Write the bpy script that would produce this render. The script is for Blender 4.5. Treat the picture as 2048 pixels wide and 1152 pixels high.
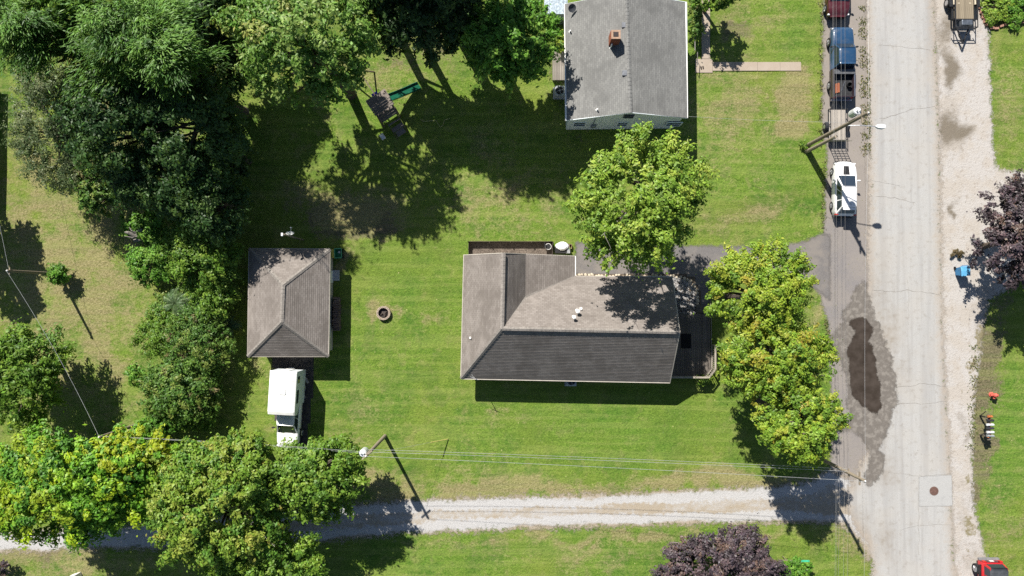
import bpy, math, random
import numpy as np
from mathutils import Vector

for _o in list(bpy.data.objects):
    bpy.data.objects.remove(_o)
SC = bpy.context.scene
COL = SC.collection

# ------------------------------------------------------------------ camera, sky, sun, exposure
F = 2048 * 24.0 / 36.0            # focal length in photo pixels
H = F * 0.04                      # flying height: 4 cm of ground per photo pixel
TH = math.atan(29.0 / F)          # the drone looks 1.2 degrees off straight down
SUN_EL, SUN_AZ = math.radians(44.0), math.radians(28.0)   # azimuth counted from north towards west

cd = bpy.data.cameras.new('camera'); cam = bpy.data.objects.new('camera', cd); COL.objects.link(cam)
cd.sensor_width = 36.0; cd.lens = 24.0; cd.clip_start = 0.5; cd.clip_end = 6000.0
cam.location = (0, 0, H); cam.rotation_euler = (TH, 0, 0)
SC.camera = cam

W = bpy.data.worlds.new('World'); SC.world = W; W.use_nodes = True
_n = W.node_tree.nodes; _l = W.node_tree.links; _n.clear()
_sky = _n.new('ShaderNodeTexSky'); _sky.sky_type = 'NISHITA'; _sky.sun_disc = False
_sky.sun_elevation = SUN_EL; _sky.sun_rotation = -SUN_AZ
_sky.air_density = 1.0; _sky.dust_density = 0.6; _sky.ozone_density = 1.0
_bg = _n.new('ShaderNodeBackground'); _bg.inputs[1].default_value = 0.05
_ow = _n.new('ShaderNodeOutputWorld')
_l.new(_sky.outputs[0], _bg.inputs[0]); _l.new(_bg.outputs[0], _ow.inputs[0])

sd = bpy.data.lights.new('sun', 'SUN'); sun = bpy.data.objects.new('sun', sd); COL.objects.link(sun)
sd.energy = 5.0; sd.angle = math.radians(0.53); sd.color = (1.0, 0.95, 0.87)
SDIR = Vector((-math.sin(SUN_AZ) * math.cos(SUN_EL), math.cos(SUN_AZ) * math.cos(SUN_EL), math.sin(SUN_EL)))
sun.rotation_euler = SDIR.to_track_quat('Z', 'Y').to_euler()
sun.location = (-30, 50, 60)

SC.view_settings.view_transform = 'Standard'; SC.view_settings.look = 'None'
SC.view_settings.gamma = 1.0; SC.view_settings.use_curve_mapping = False
SC.view_settings.exposure = 0.80
SC.render.engine = 'CYCLES'
SC.cycles.use_denoising = False
SC.cycles.max_bounces = 6; SC.cycles.transparent_max_bounces = 12
SC.cycles.diffuse_bounces = 3; SC.cycles.glossy_bounces = 2
SC.cycles.caustics_reflective = False; SC.cycles.caustics_refractive = False
SC.render.filter_size = 1.2


def at(px, py, z=0.0):
    """photo pixel + height above ground -> point in the place"""
    dx = (px - 1024) / F; dy = (576 - py) / F
    c, s = math.cos(TH), math.sin(TH)
    y = dy * c + s; zz = dy * s - c
    t = (z - H) / zz
    return (dx * t, y * t, z)


def mpp(z):
    return 0.04 * (H - z) / H


# ------------------------------------------------------------------ object helpers
def tag(o, label=None, cat=None, group=None, kind=None):
    if label: o['label'] = label
    if cat: o['category'] = cat
    if group: o['group'] = group
    if kind: o['kind'] = kind
    return o


def empty(name, loc, rz=0.0):
    o = bpy.data.objects.new(name, None); COL.objects.link(o)
    o.location = loc; o.rotation_euler = (0, 0, rz); o.empty_display_size = 0.2
    return o


def thing(name, label, cat, loc=(0, 0, 0), rz=0.0, group=None):
    return tag(empty(name, loc, rz), label, cat, group)


def link_mesh(name, me, m, parent=None):
    o = bpy.data.objects.new(name, me); COL.objects.link(o)
    if m is not None:
        for x in (m if isinstance(m, (list, tuple)) else [m]):
            me.materials.append(x)
    if parent is not None: o.parent = parent
    return o


def inst(src, name, parent, loc, rz=0.0, scale=None, rot=None):
    """another object sharing src's mesh"""
    o = bpy.data.objects.new(name, src.data); COL.objects.link(o)
    o.parent = parent; o.location = loc; o.rotation_euler = rot if rot else (0, 0, rz)
    if scale: o.scale = scale
    return o


class MB:
    def __init__(self):
        self.v = []; self.f = []; self.mi = []; self.uv = None

    def add(self, vs, fs, mi=0):
        b = len(self.v)
        self.v += [tuple(p) for p in vs]
        self.f += [tuple(b + i for i in f) for f in fs]
        self.mi += [mi] * len(fs)
        return self

    def box(self, c, s, rz=0.0, bev=0.0, mi=0, taper=1.0):
        hx, hy, hz = s[0] / 2, s[1] / 2, s[2] / 2
        ca, sa = math.cos(rz), math.sin(rz)
        vs = []
        if bev <= 0:
            ring = [(-hx, -hy), (hx, -hy), (hx, hy), (-hx, hy)]
        else:
            ring = []
            for cx, cy, a0 in ((-hx + bev, -hy + bev, 180), (hx - bev, -hy + bev, 270), (hx - bev, hy - bev, 0), (-hx + bev, hy - bev, 90)):
                for k in range(3):
                    a = math.radians(a0 + 45 * k)
                    ring.append((cx + bev * math.cos(a), cy + bev * math.sin(a)))
        levels = [(-hz, 1.0), (hz, taper)]
        if bev > 0:
            levels = [(-hz, 1.0), (hz - bev * .6, taper), (hz, taper * (1 - bev / max(hx, hy, 1e-3) * .7))]
        n = len(ring)
        for z, k in levels:
            for x, y in ring:
                x, y = x * k, y * k
                vs.append((c[0] + x * ca - y * sa, c[1] + x * sa + y * ca, c[2] + z))
        fs = [tuple(reversed(range(n)))]
        for L in range(len(levels) - 1):
            for i in range(n):
                j = (i + 1) % n
                fs.append((L * n + i, L * n + j, (L + 1) * n + j, (L + 1) * n + i))
        fs.append(tuple((len(levels) - 1) * n + i for i in range(n)))
        return self.add(vs, fs, mi)

    def bar(self, a, b, w, h=None, mi=0):
        """rectangular bar from a to b"""
        h = h or w
        a = Vector(a); b = Vector(b); d = (b - a).normalized()
        s = d.cross(Vector((0, 0, 1)))
        if s.length < 1e-3: s = Vector((1, 0, 0))
        s.normalize(); u = s.cross(d)
        vs = []
        for p in (a, b):
            for i, j in ((-1, -1), (1, -1), (1, 1), (-1, 1)):
                vs.append(p + s * (i * w / 2) + u * (j * h / 2))
        return self.add(vs, [(0, 1, 2, 3), (7, 6, 5, 4), (0, 4, 5, 1), (1, 5, 6, 2), (2, 6, 7, 3), (3, 7, 4, 0)], mi)

    def tube(self, pts, rad, seg=6, mi=0, cap=True):
        pts = [Vector(p) for p in pts]
        if not hasattr(rad, '__len__'): rad = [rad] * len(pts)
        vs = []; n = len(pts); s = None
        for i, p in enumerate(pts):
            d = (pts[min(i + 1, n - 1)] - pts[max(i - 1, 0)]).normalized()
            if s is None:
                s = d.cross(Vector((0.13, 0.31, 0.94)))
                if s.length < 1e-3: s = d.cross(Vector((1, 0, 0)))
            else:
                s = s - d * s.dot(d)
            s.normalize(); u = d.cross(s)
            for k in range(seg):
                a = 2 * math.pi * k / seg
                vs.append(p + (s * math.cos(a) + u * math.sin(a)) * rad[i])
        fs = []
        for i in range(n - 1):
            for k in range(seg):
                j = (k + 1) % seg
                fs.append((i * seg + k, i * seg + j, (i + 1) * seg + j, (i + 1) * seg + k))
        if cap:
            fs.append(tuple(reversed(range(seg)))); fs.append(tuple((n - 1) * seg + k for k in range(seg)))
        return self.add(vs, fs, mi)

    def lathe(self, prof, c=(0, 0, 0), seg=16, mi=0):
        vs = []
        for r, z in prof:
            for k in range(seg):
                a = 2 * math.pi * k / seg
                vs.append((c[0] + r * math.cos(a), c[1] + r * math.sin(a), c[2] + z))
        fs = []
        for i in range(len(prof) - 1):
            for k in range(seg):
                j = (k + 1) % seg
                fs.append((i * seg + k, i * seg + j, (i + 1) * seg + j, (i + 1) * seg + k))
        fs.append(tuple(reversed(range(seg)))); fs.append(tuple((len(prof) - 1) * seg + k for k in range(seg)))
        return self.add(vs, fs, mi)

    def prism(self, poly, z0, z1, mi=0):
        n = len(poly)
        vs = [(x, y, z0) for x, y in poly] + [(x, y, z1) for x, y in poly]
        fs = [tuple(reversed(range(n))), tuple(range(n, 2 * n))]
        fs += [(i, (i + 1) % n, n + (i + 1) % n, n + i) for i in range(n)]
        return self.add(vs, fs, mi)

    def loft(self, secs, mi=0, close=False):
        n = len(secs[0]); vs = [p for s in secs for p in s]; fs = []
        for i in range(len(secs) - 1):
            for k in range(n if close else n - 1):
                j = (k + 1) % n
                fs.append((i * n + k, i * n + j, (i + 1) * n + j, (i + 1) * n + k))
        fs.append(tuple(range(n))); fs.append(tuple(reversed([(len(secs) - 1) * n + k for k in range(n)])))
        return self.add(vs, fs, mi)

    def build(self, name, m, parent=None, o=(0, 0, 0), smooth=False):
        me = bpy.data.meshes.new(name)
        v = [(p[0] - o[0], p[1] - o[1], p[2] - o[2]) for p in self.v]
        me.from_pydata(v, [], self.f)
        if any(self.mi): me.polygons.foreach_set('material_index', self.mi)
        if smooth: me.polygons.foreach_set('use_smooth', [True] * len(me.polygons))
        if self.uv is not None:
            lay = me.uv_layers.new(name='UVMap')
            lay.data.foreach_set('uv', [c for uv in self.uv for c in uv])
        me.update()
        return link_mesh(name, me, m, parent)


# ------------------------------------------------------------------ material helpers
class NT:
    def __init__(self, name, rough=0.8, spec=0.3, metal=0.0):
        self.m = bpy.data.materials.new(name); self.m.use_nodes = True
        self.t = self.m.node_tree; self.b = self.t.nodes['Principled BSDF']; self.out = self.t.nodes['Material Output']
        self.b.inputs['Roughness'].default_value = rough
        self.b.inputs['Specular IOR Level'].default_value = spec
        self.b.inputs['Metallic'].default_value = metal
        self._co = None

    def n(self, typ, **kw):
        x = self.t.nodes.new(typ)
        for k, v in kw.items(): setattr(x, k, v)
        return x

    def set(self, sock, v):
        if isinstance(v, bpy.types.NodeSocket): self.t.links.new(v, sock)
        elif isinstance(v, tuple) and len(v) == 3 and sock.type == 'RGBA': sock.default_value = (*v, 1)
        else: sock.default_value = v

    def co(self):
        if self._co is None: self._co = self.n('ShaderNodeTexCoord').outputs['Object']
        return self._co

    def scaled(self, sx, sy, sz=1.0, rz=0.0, src=None):
        mp = self.n('ShaderNodeMapping')
        mp.inputs['Scale'].default_value = (sx, sy, sz); mp.inputs['Rotation'].default_value = (0, 0, rz)
        self.set(mp.inputs['Vector'], src or self.co())
        return mp.outputs[0]

    def noise(self, scale, detail=3.0, rough=0.55, vec=None, dist=0.0):
        x = self.n('ShaderNodeTexNoise'); x.inputs['Scale'].default_value = scale
        x.inputs['Detail'].default_value = detail; x.inputs['Roughness'].default_value = rough
        x.inputs['Distortion'].default_value = dist
        self.set(x.inputs['Vector'], vec or self.co())
        return x.outputs['Fac']

    def vor(self, scale, feat='F1', vec=None, out='Distance', rnd=1.0):
        x = self.n('ShaderNodeTexVoronoi', feature=feat); x.inputs['Scale'].default_value = scale
        x.inputs['Randomness'].default_value = rnd
        self.set(x.inputs['Vector'], vec or self.co())
        return x.outputs[out]

    def math(self, op, a, b=0.0, c=None, clamp=False):
        x = self.n('ShaderNodeMath', operation=op, use_clamp=clamp)
        self.set(x.inputs[0], a); self.set(x.inputs[1], b)
        if c is not None: self.set(x.inputs[2], c)
        return x.outputs[0]

    def step(self, v, lo, hi, a=0.0, b=1.0):
        x = self.n('ShaderNodeMapRange', interpolation_type='SMOOTHSTEP')
        self.set(x.inputs[0], v)
        for i, q in enumerate((lo, hi, a, b)): x.inputs[i + 1].default_value = q
        return x.outputs[0]

    def mix(self, f, a, b, mode='MIX'):
        x = self.n('ShaderNodeMix', data_type='RGBA', blend_type=mode)
        self.set(x.inputs[0], f); self.set(x.inputs[6], a); self.set(x.inputs[7], b)
        return x.outputs[2]

    def attr(self, name, out='Fac'):
        return self.n('ShaderNodeAttribute', attribute_name=name).outputs[out]

    def objrand(self):
        return self.n('ShaderNodeObjectInfo').outputs['Random']

    def bump(self, h, strength=0.3, dist=0.02):
        x = self.n('ShaderNodeBump'); x.inputs['Strength'].default_value = strength; x.inputs['Distance'].default_value = dist
        self.set(x.inputs['Height'], h)
        self.t.links.new(x.outputs[0], self.b.inputs['Normal'])

    def color(self, c): self.set(self.b.inputs['Base Color'], c)
    def rough(self, r): self.set(self.b.inputs['Roughness'], r)

    def edge(self, width=0.5, soft=0.18):
        """ragged border: the sheet thins out over its own margin (attribute d = metres inside the outline)"""
        d = self.attr('d')
        e = self.math('ADD', d, self.math('MULTIPLY', self.math('SUBTRACT', self.noise(.9, 4), 0.5), width * 2.2))
        e = self.math('ADD', e, self.math('MULTIPLY', self.math('SUBTRACT', self.noise(3.6, 4, .7), 0.5), width * 2.6))
        e = self.math('ADD', e, self.math('MULTIPLY', self.math('SUBTRACT', self.noise(11, 4, .8), 0.5), width * 2.0))
        e = self.math('ADD', e, self.math('MULTIPLY', self.math('SUBTRACT', self.noise(34, 2, .8), 0.5), width * 2.0))
        a = self.step(e, -soft, soft)
        tr = self.n('ShaderNodeBsdfTransparent'); mx = self.n('ShaderNodeMixShader')
        self.set(mx.inputs[0], a); self.t.links.new(tr.outputs[0], mx.inputs[1]); self.t.links.new(self.b.outputs[0], mx.inputs[2])
        self.t.links.new(mx.outputs[0], self.out.inputs['Surface'])


_plain = {}
def plain(name, col, rough=0.7, spec=0.3, metal=0.0, var=0.18, scale=6.0, bump=0.0):
    """one colour with wear: small tonal noise, optional relief"""
    if name in _plain: return _plain[name]
    t = NT(name, rough, spec, metal)
    n = t.noise(scale, 4, .6); n2 = t.noise(scale * .17, 2)
    lo = tuple(c * (1 - var) for c in col); hi = tuple(min(1, c * (1 + var)) for c in col)
    c = t.mix(t.step(n, .3, .7), lo, hi)
    c = t.mix(t.math('MULTIPLY', t.step(n2, .35, .7), .35), c, tuple(x * (1 - var * 1.6) for x in col))
    t.color(c)
    t.rough(t.step(n, .2, .8, max(0, rough - .1), min(1, rough + .1)))
    if bump: t.bump(n, bump, 0.02)
    _plain[name] = t.m
    return t.m


def wood(name, a, b, along='y', rough=0.85):
    t = NT(name, rough, .2)
    v = t.scaled(14, 1.2, 8) if along == 'y' else t.scaled(1.2, 14, 8)
    n = t.noise(1.0, 5, .6, v)
    c = t.mix(t.step(n, .3, .7), a, b)
    r = t.objrand()
    c = t.mix(t.math('MULTIPLY', r, .45), c, tuple(x * .55 for x in a))
    t.color(c); t.bump(n, .4, .01)
    return t.m


def paint(name, col, rough=0.3, flake=0.0):
    t = NT(name, rough, .5)
    n = t.noise(3, 4); d = t.noise(40, 2)
    c = t.mix(t.step(n, .45, .8), col, tuple(x * .82 + .02 for x in col))
    c = t.mix(t.math('MULTIPLY', t.step(d, .55, .8), .25), c, (.25, .22, .18))
    t.color(c); t.rough(t.step(n, .3, .8, rough * .8, rough * 1.4))
    t.b.inputs['Coat Weight'].default_value = 0.5; t.b.inputs['Coat Roughness'].default_value = 0.12
    return t.m


def glass_dark(name='window_glass', col=(.012, .016, .02)):
    if name in _plain: return _plain[name]
    t = NT(name, .06, .8); t.color(col); _plain[name] = t.m
    return t.m

# ================================================================== THE GROUND
_vn = np.random.default_rng(77).random((256, 256))
def vnoise(X, Y, s):
    x = X * s + 1000.3; y = Y * s + 1000.7
    i = np.floor(x).astype(int); j = np.floor(y).astype(int); fx = x - i; fy = y - j
    fx = fx * fx * (3 - 2 * fx); fy = fy * fy * (3 - 2 * fy); i %= 256; j %= 256; i1 = (i + 1) % 256; j1 = (j + 1) % 256
    return (_vn[i, j] * (1 - fx) + _vn[i1, j] * fx) * (1 - fy) + (_vn[i, j1] * (1 - fx) + _vn[i1, j1] * fx) * fy - .5


def field(X, Y, patches):
    out = np.zeros_like(X)
    wob = .55 + .9 * (vnoise(X, Y, .9) + .5)
    X, Y = (X + 1.5 * vnoise(X, Y, .35) + .9 * vnoise(X, Y, 1.1) + .5 * vnoise(X, Y, 2.6), Y + 1.5 * vnoise(X + 40, Y, .35) + .9 * vnoise(X + 40, Y, 1.1) + .5 * vnoise(X + 40, Y, 2.6))
    for p in patches:
        px, py, rx, ry, val = p[:5]
        ang = math.radians(p[5]) if len(p) > 5 else 0.0
        cx, cy, _ = at(px, py)
        dx, dy = X - cx, Y - cy
        u = dx * math.cos(ang) + dy * math.sin(ang); v = -dx * math.sin(ang) + dy * math.cos(ang)
        q = (u / (rx * .04)) ** 2 + (v / (ry * .04)) ** 2
        k = val * np.exp(-q * .9)
        out = np.where(np.abs(k) > np.abs(out), k, out)
    return out * wob


DRY = [(1590, 185, 36, 42, 1.35), (1595, 250, 38, 32, 1.4), (1555, 60, 40, 70, .38), (1500, 435, 130, 40, .45), (1480, 70, 45, 40, .5),
       (150, 560, 210, 350, .66), (60, 330, 70, 110, .6), (1000, 975, 380, 24, .85), (1430, 958, 220, 20, .85), (760, 960, 150, 20, .7),
       (120, 1120, 240, 45, .62), (40, 1100, 60, 30, .8), (1330, 1075, 330, 14, .7), (1180, 1100, 120, 14, .5, 12), (1700, 1085, 60, 40, .45),
       (640, 190, 40, 60, .45), (700, 110, 60, 60, .5), (770, 165, 90, 35, .55), (700, 430, 95, 46, .95), (610, 400, 60, 30, .6), (990, 290, 70, 45, .42),
       (770, 614, 30, 20, 1.1), (682, 525, 16, 24, 1.2), (700, 880, 60, 25, .35), (930, 940, 60, 22, .5), (1060, 1075, 320, 10, .55),
       (870, 640, 34, 26, .5), (512, 735, 22, 22, .5), (1960, 800, 26, 130, .5), (2020, 160, 60, 130, .3), (2010, 1050, 50, 120, .34),
       (1000, 830, 70, 22, .35), (1130, 960, 120, 12, .5), (880, 350, 60, 60, .25), (620, 850, 30, 25, .4), (1640, 620, 16, 110, .6),
       (1460, 240, 130, 130, .5), (1000, 400, 160, 90, .46), (1500, 40, 90, 80, .36), (720, 820, 110, 90, .25), (1150, 1110, 300, 30, .3), (2020, 200, 50, 150, .4), (560, 760, 40, 90, .3), (455, 770, 20, 80, .25)]
LUSH = [(1240, 850, 260, 60, .7), (800, 560, 120, 110, .45), (2015, 860, 45, 120, 1.0), (1100, 810, 140, 40, .5), (1560, 60, 60, 60, .25), (1480, 420, 90, 40, -.6),
        (920, 560, 60, 120, .5), (1080, 420, 110, 70, .25), (1250, 1110, 220, 50, .4), (880, 1110, 200, 40, .4), (750, 800, 90, 70, .35), (2010, 250, 40, 90, .35), (1560, 330, 90, 70, .4),
        (1590, 60, 40, 110, .5), (1450, 330, 120, 110, .3)]
SOIL = [(600, 445, 62, 55, .5), (700, 466, 90, 12, .9), (760, 450, 26, 36, .8), (1480, 65, 28, 24, 1.0), (1978, 745, 34, 85, 1.35), (1964, 870, 18, 95, 1.25), (1952, 1010, 20, 95, 1.0),
        (770, 635, 20, 24, .35), (870, 640, 18, 14, .45), (1610, 720, 60, 170, .25), (850, 70, 130, 110, .55), (470, 120, 90, 130, .5), (250, 230, 240, 210, .6), (380, 620, 70, 250, .6), (1500, 640, 60, 90, .35),
        (300, 1090, 90, 14, .35), (1600, 205, 16, 10, .4), (95, 1120, 34, 20, .6), (215, 660, 18, 14, .0), (1120, 130, 40, 140, .6), (2020, 30, 50, 40, .7), (1995, 620, 40, 60, .6), (1200, 275, 160, 16, .4)]


def grid_axis(lo, hi, step, far):
    a = list(np.arange(lo, hi + step * .5, step)); k = step
    out = list(a); x = a[0]; pre = []
    while x > -far: k *= 1.7; x -= k; pre.append(x)
    k = step; x = a[-1]; post = []
    while x < far: k *= 1.7; x += k; post.append(x)
    return np.array(pre[::-1] + out + post)


def quick_mesh(name, V, Q):
    """V (n,3) and quads/tris Q (m,k) -> mesh"""
    me = bpy.data.meshes.new(name); k = Q.shape[1]
    me.vertices.add(len(V)); me.vertices.foreach_set('co', np.ascontiguousarray(V, dtype=np.float32).ravel())
    me.loops.add(Q.size); me.loops.foreach_set('vertex_index', np.ascontiguousarray(Q, dtype=np.int32).ravel())
    me.polygons.add(len(Q)); me.polygons.foreach_set('loop_start', np.arange(0, Q.size, k, dtype=np.int32))
    me.polygons.foreach_set('loop_total', np.full(len(Q), k, dtype=np.int32))
    me.update(calc_edges=True)
    return me


def set_attr(me, name, vals, dom='POINT'):
    a = me.attributes.new(name, 'FLOAT', dom); a.data.foreach_set('value', np.ascontiguousarray(vals, dtype=np.float32))


# ---- grass
t = NT('grass_lawn', .95, .1)
n_big = t.noise(.09, 4, .6); n_mid = t.noise(.42, 5, .62); n_tuft = t.noise(1.9, 5, .68); n_fine = t.noise(6.5, 4, .72); n_pix = t.noise(19, 3, .75)
vein = t.noise(1.6, 4, .65, t.scaled(1.0, 2.6, 1.0, .7))
g = t.mix(t.step(n_fine, .30, .70), (.074, .140, .016), (.180, .282, .042))
n_a = t.noise(.85, 6, .66, dist=.6); n_b = t.noise(.30, 5, .6, dist=.4)
g = t.mix(t.step(n_b, .50, .62, 0, .80), g, t.mix(t.step(n_fine, .3, .7), (.036, .104, .014), (.095, .195, .028)))
g = t.mix(t.step(n_a, .50, .66, 0, .75), g, t.mix(t.step(n_fine, .3, .7), (.185, .195, .062), (.320, .300, .130)))
g = t.mix(t.step(n_tuft, .47, .62, 0, .55), g, (.212, .276, .054))
g = t.mix(t.step(n_mid, .50, .62, 0, .6), g, (.056, .132, .018))
g = t.mix(t.step(n_big, .42, .64, 0, .45), g, (.212, .240, .046))
lush = t.attr('lush')
g = t.mix(t.math('MULTIPLY', t.math('MAXIMUM', lush, 0.0), t.step(n_tuft, .25, .7, .45, .95)), g, t.mix(t.step(n_fine, .3, .7), (.056, .142, .018), (.140, .260, .034)))
g = t.mix(t.math('MULTIPLY', t.math('MAXIMUM', t.math('MULTIPLY', lush, -1.0), 0.0), .6), g, (.17, .16, .05))
straw = t.mix(t.step(n_fine, .3, .7), (.20, .165, .075), (.37, .31, .175))
dv = t.math('ADD', t.attr('dry'), t.math('MULTIPLY', t.math('SUBTRACT', n_mid, .5), .8))
dv = t.math('ADD', dv, t.math('MULTIPLY', t.math('SUBTRACT', n_tuft, .5), 1.0))
dv = t.math('ADD', dv, t.math('MULTIPLY', t.math('SUBTRACT', vein, .5), .7))
dv = t.math('ADD', dv, t.math('MULTIPLY', t.math('SUBTRACT', n_fine, .5), .5))
g = t.mix(t.step(dv, .16, .74, 0, .88), g, straw)
soil = t.mix(t.step(n_fine, .3, .7), (.09, .07, .048), (.22, .175, .125))
sv = t.math('ADD', t.attr('soil'), t.math('MULTIPLY', t.math('SUBTRACT', n_tuft, .5), 1.2))
sv = t.math('ADD', sv, t.math('MULTIPLY', t.math('SUBTRACT', n_fine, .5), .9))
g = t.mix(t.step(sv, .36, .80, 0, .9), g, soil)
g = t.mix(t.step(n_pix, .30, .58, .62, 0), g, (.038, .062, .010))           # shade in the gaps between blades, put into the colour
g = t.mix(t.step(n_pix, .56, .74, 0, .45), g, (.25, .29, .095))
g = t.mix(t.step(t.vor(1.0), .03, .06, .8, 0), g, (.42, .40, .18))       # fallen leaves and clover heads
g = t.mix(t.step(t.vor(2.2), .03, .05, .6, 0), g, (.45, .44, .33))
mow = t.noise(1.0, 3, .5, t.scaled(.10, 1.9, 1, .06)); mow2 = t.noise(1.0, 3, .5, t.scaled(.13, 1.6, 1, -.85))
g = t.mix(t.step(mow, .46, .60, 0, .22), g, (.27, .30, .09)); g = t.mix(t.step(mow2, .48, .62, 0, .14), g, (.055, .13, .016))
t.color(g)
t.bump(t.math('ADD', t.math('MULTIPLY', n_fine, .8), t.math('ADD', n_tuft, t.math('MULTIPLY', n_pix, .4))), .6, .16)
M_GRASS = t.m

xs = grid_axis(-48, 48, .32, 2500); ys = grid_axis(-30, 30, .32, 2500)
GX, GY = np.meshgrid(xs, ys)
rngG = np.random.default_rng(5)
inner = (np.abs(GX) < 46) & (np.abs(GY) < 28)
GZ = np.where(inner, -0.012 + 0.010 * np.sin(GX * .9) * np.sin(GY * 1.1) - .006, -.02)
V = np.stack([GX.ravel(), GY.ravel(), GZ.ravel()], 1)
ny, nx = GX.shape
ii = (np.arange(ny - 1)[:, None] * nx + np.arange(nx - 1)[None, :]).ravel()
me = quick_mesh('ground', V, np.stack([ii, ii + 1, ii + nx + 1, ii + nx], 1))
set_attr(me, 'dry', field(GX, GY, DRY).ravel()); set_attr(me, 'lush', field(GX, GY, LUSH).ravel()); set_attr(me, 'soil', field(GX, GY, SOIL).ravel())
tag(link_mesh('ground', me, M_GRASS), kind='structure')


def rough(poly, amp, seed, n=4):
    r_ = random.Random(seed); out = []
    for a, b in zip(poly, poly[1:] + poly[:1]):
        for i in range(n):
            k = i / n; out.append((a[0] + (b[0] - a[0]) * k + r_.uniform(-amp, amp), a[1] + (b[1] - a[1]) * k + r_.uniform(-amp, amp)))
    return out


def sheet(name, poly_px, z, m, res=.22, margin=.75, attrs=None, kind='structure', parent=None):
    P = np.array([at(x, y)[:2] for x, y in poly_px])
    lo = P.min(0) - margin - res; hi = P.max(0) + margin + res
    X, Y = np.meshgrid(np.arange(lo[0], hi[0], res), np.arange(lo[1], hi[1], res))
    x = X.ravel(); y = Y.ravel(); d2 = np.full(x.shape, 1e9); ins = np.zeros(x.shape, bool)
    for i in range(len(P)):
        a = P[i]; b = P[(i + 1) % len(P)]; e = b - a
        tt = np.clip(((x - a[0]) * e[0] + (y - a[1]) * e[1]) / (e @ e + 1e-12), 0, 1)
        d2 = np.minimum(d2, (x - a[0] - tt * e[0]) ** 2 + (y - a[1] - tt * e[1]) ** 2)
        if a[1] != b[1]:
            c = ((a[1] > y) != (b[1] > y)) & (x < e[0] * (y - a[1]) / (b[1] - a[1]) + a[0]); ins ^= c
    sdv = np.where(ins, 1, -1) * np.sqrt(d2)
    ny, nx = X.shape; keep = (sdv > -margin).reshape(ny, nx)
    cell = keep[:-1, :-1] | keep[1:, :-1] | keep[:-1, 1:] | keep[1:, 1:]
    jj, kk = np.nonzero(cell); q = jj * nx + kk
    Q = np.stack([q, q + 1, q + nx + 1, q + nx], 1)
    used, inv = np.unique(Q.ravel(), return_inverse=True)
    me = quick_mesh(name, np.stack([x[used], y[used], np.full(len(used), z)], 1), inv.reshape(Q.shape))
    set_attr(me, 'd', sdv[used])
    for k, pl in (attrs or {}).items(): set_attr(me, k, field(x[used], y[used], pl))
    return tag(link_mesh(name, me, m, parent), kind=kind)


# ---- concrete street
t = NT('street_concrete', .9, .25)
n1 = t.noise(.35, 4, .6); n2 = t.noise(2.2, 4, .65); n3 = t.noise(22, 3, .7); n4 = t.noise(55, 2, .7)
streak = t.noise(1.0, 4, .6, t.scaled(1.6, .07))
c = t.mix(t.step(n3, .3, .7), (.305, .302, .292), (.41, .407, .398))
c = t.mix(t.step(streak, .42, .66, 0, .6), c, (.27, .265, .26))
c = t.mix(t.step(n1, .4, .7, 0, .4), c, (.37, .345, .31))
c = t.mix(t.step(n2, .52, .72, 0, .5), c, (.24, .22, .195))
c = t.mix(t.step(n4, .62, .75, 0, .5), c, (.22, .20, .18))
c = t.mix(t.math('MULTIPLY', t.attr('stain'), t.step(n2, .2, .65, .35, 1.0)), c, (.22, .185, .145))
c = t.mix(t.step(t.vor(1.1), .02, .045, .8, 0), c, (.12, .10, .085))
dd_ = t.attr('d'); c = t.mix(t.step(t.math('ADD', dd_, t.math('MULTIPLY', t.math('SUBTRACT', n2, .5), 1.6)), -.1, .9, .75, 0), c, t.mix(t.step(n3, .3, .7), (.25, .205, .16), (.37, .32, .265)))
t.color(c); t.bump(n3, .25, .012); t.edge(.42)
M_STREET = t.m
STREET = [(1727, -200), (1732, 0), (1736, 150), (1738, 300), (1736, 460), (1735, 560), (1722, 640), (1730, 760), (1735, 900), (1690, 990), (1700, 1040), (1738, 1090), (1746, 1152), (1752, 1400),
          (1925, 1400), (1912, 1152), (1904, 1000), (1897, 850), (1886, 640), (1882, 400), (1880, 250), (1872, 100), (1868, 0), (1862, -200)]
STAIN = [(1780, 1080, 34, 40, .55), (1760, 690, 40, 130, .6), (1710, 870, 60, 90, .45), (1705, 1060, 30, 30, .55), (1800, 720, 22, 120, .25), (1760, 940, 40, 40, .45)]
road = sheet('road', STREET, .008, M_STREET, attrs={'stain': STAIN})

# ---- worn asphalt of the parking strip and apron
t = NT('parking_asphalt', .92, .2)
n1 = t.noise(.5, 4, .6); n2 = t.noise(3, 4, .65); n3 = t.noise(26, 3, .7)
c = t.mix(t.step(n3, .3, .7), (.19, .168, .15), (.29, .262, .238))
c = t.mix(t.step(n1, .4, .65, 0, .6), c, (.27, .24, .21))
c = t.mix(t.step(n2, .55, .8, 0, .5), c, (.15, .13, .11))
c = t.mix(t.math('MULTIPLY', t.attr('grey'), t.step(n2, .2, .7, .5, 1)), c, t.mix(t.step(n3, .3, .7), (.15, .138, .138), (.24, .225, .22)))
c = t.mix(t.step(t.noise(7, 2), .66, .72, 0, .6), c, (.13, .14, .04))
t.color(c); t.bump(n3, .3, .015); t.edge(.25)
M_PARK = t.m
STRIP = [(1652, -200), (1649, 0), (1646, 120), (1644, 240), (1655, 310), (1650, 400), (1648, 470), (1600, 485), (1600, 548), (1640, 590), (1655, 640), (1662, 760), (1665, 880), (1660, 950), (1692, 1010),
         (1760, 985), (1790, 880), (1795, 760), (1770, 650), (1748, 570), (1745, 300), (1742, 0), (1738, -200)]
sheet('parking_strip', STRIP, .004, M_PARK, attrs={'grey': [(1690, 560, 60, 170, .95), (1700, 820, 60, 150, .6), (1680, 200, 12, 200, .3)]})

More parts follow.
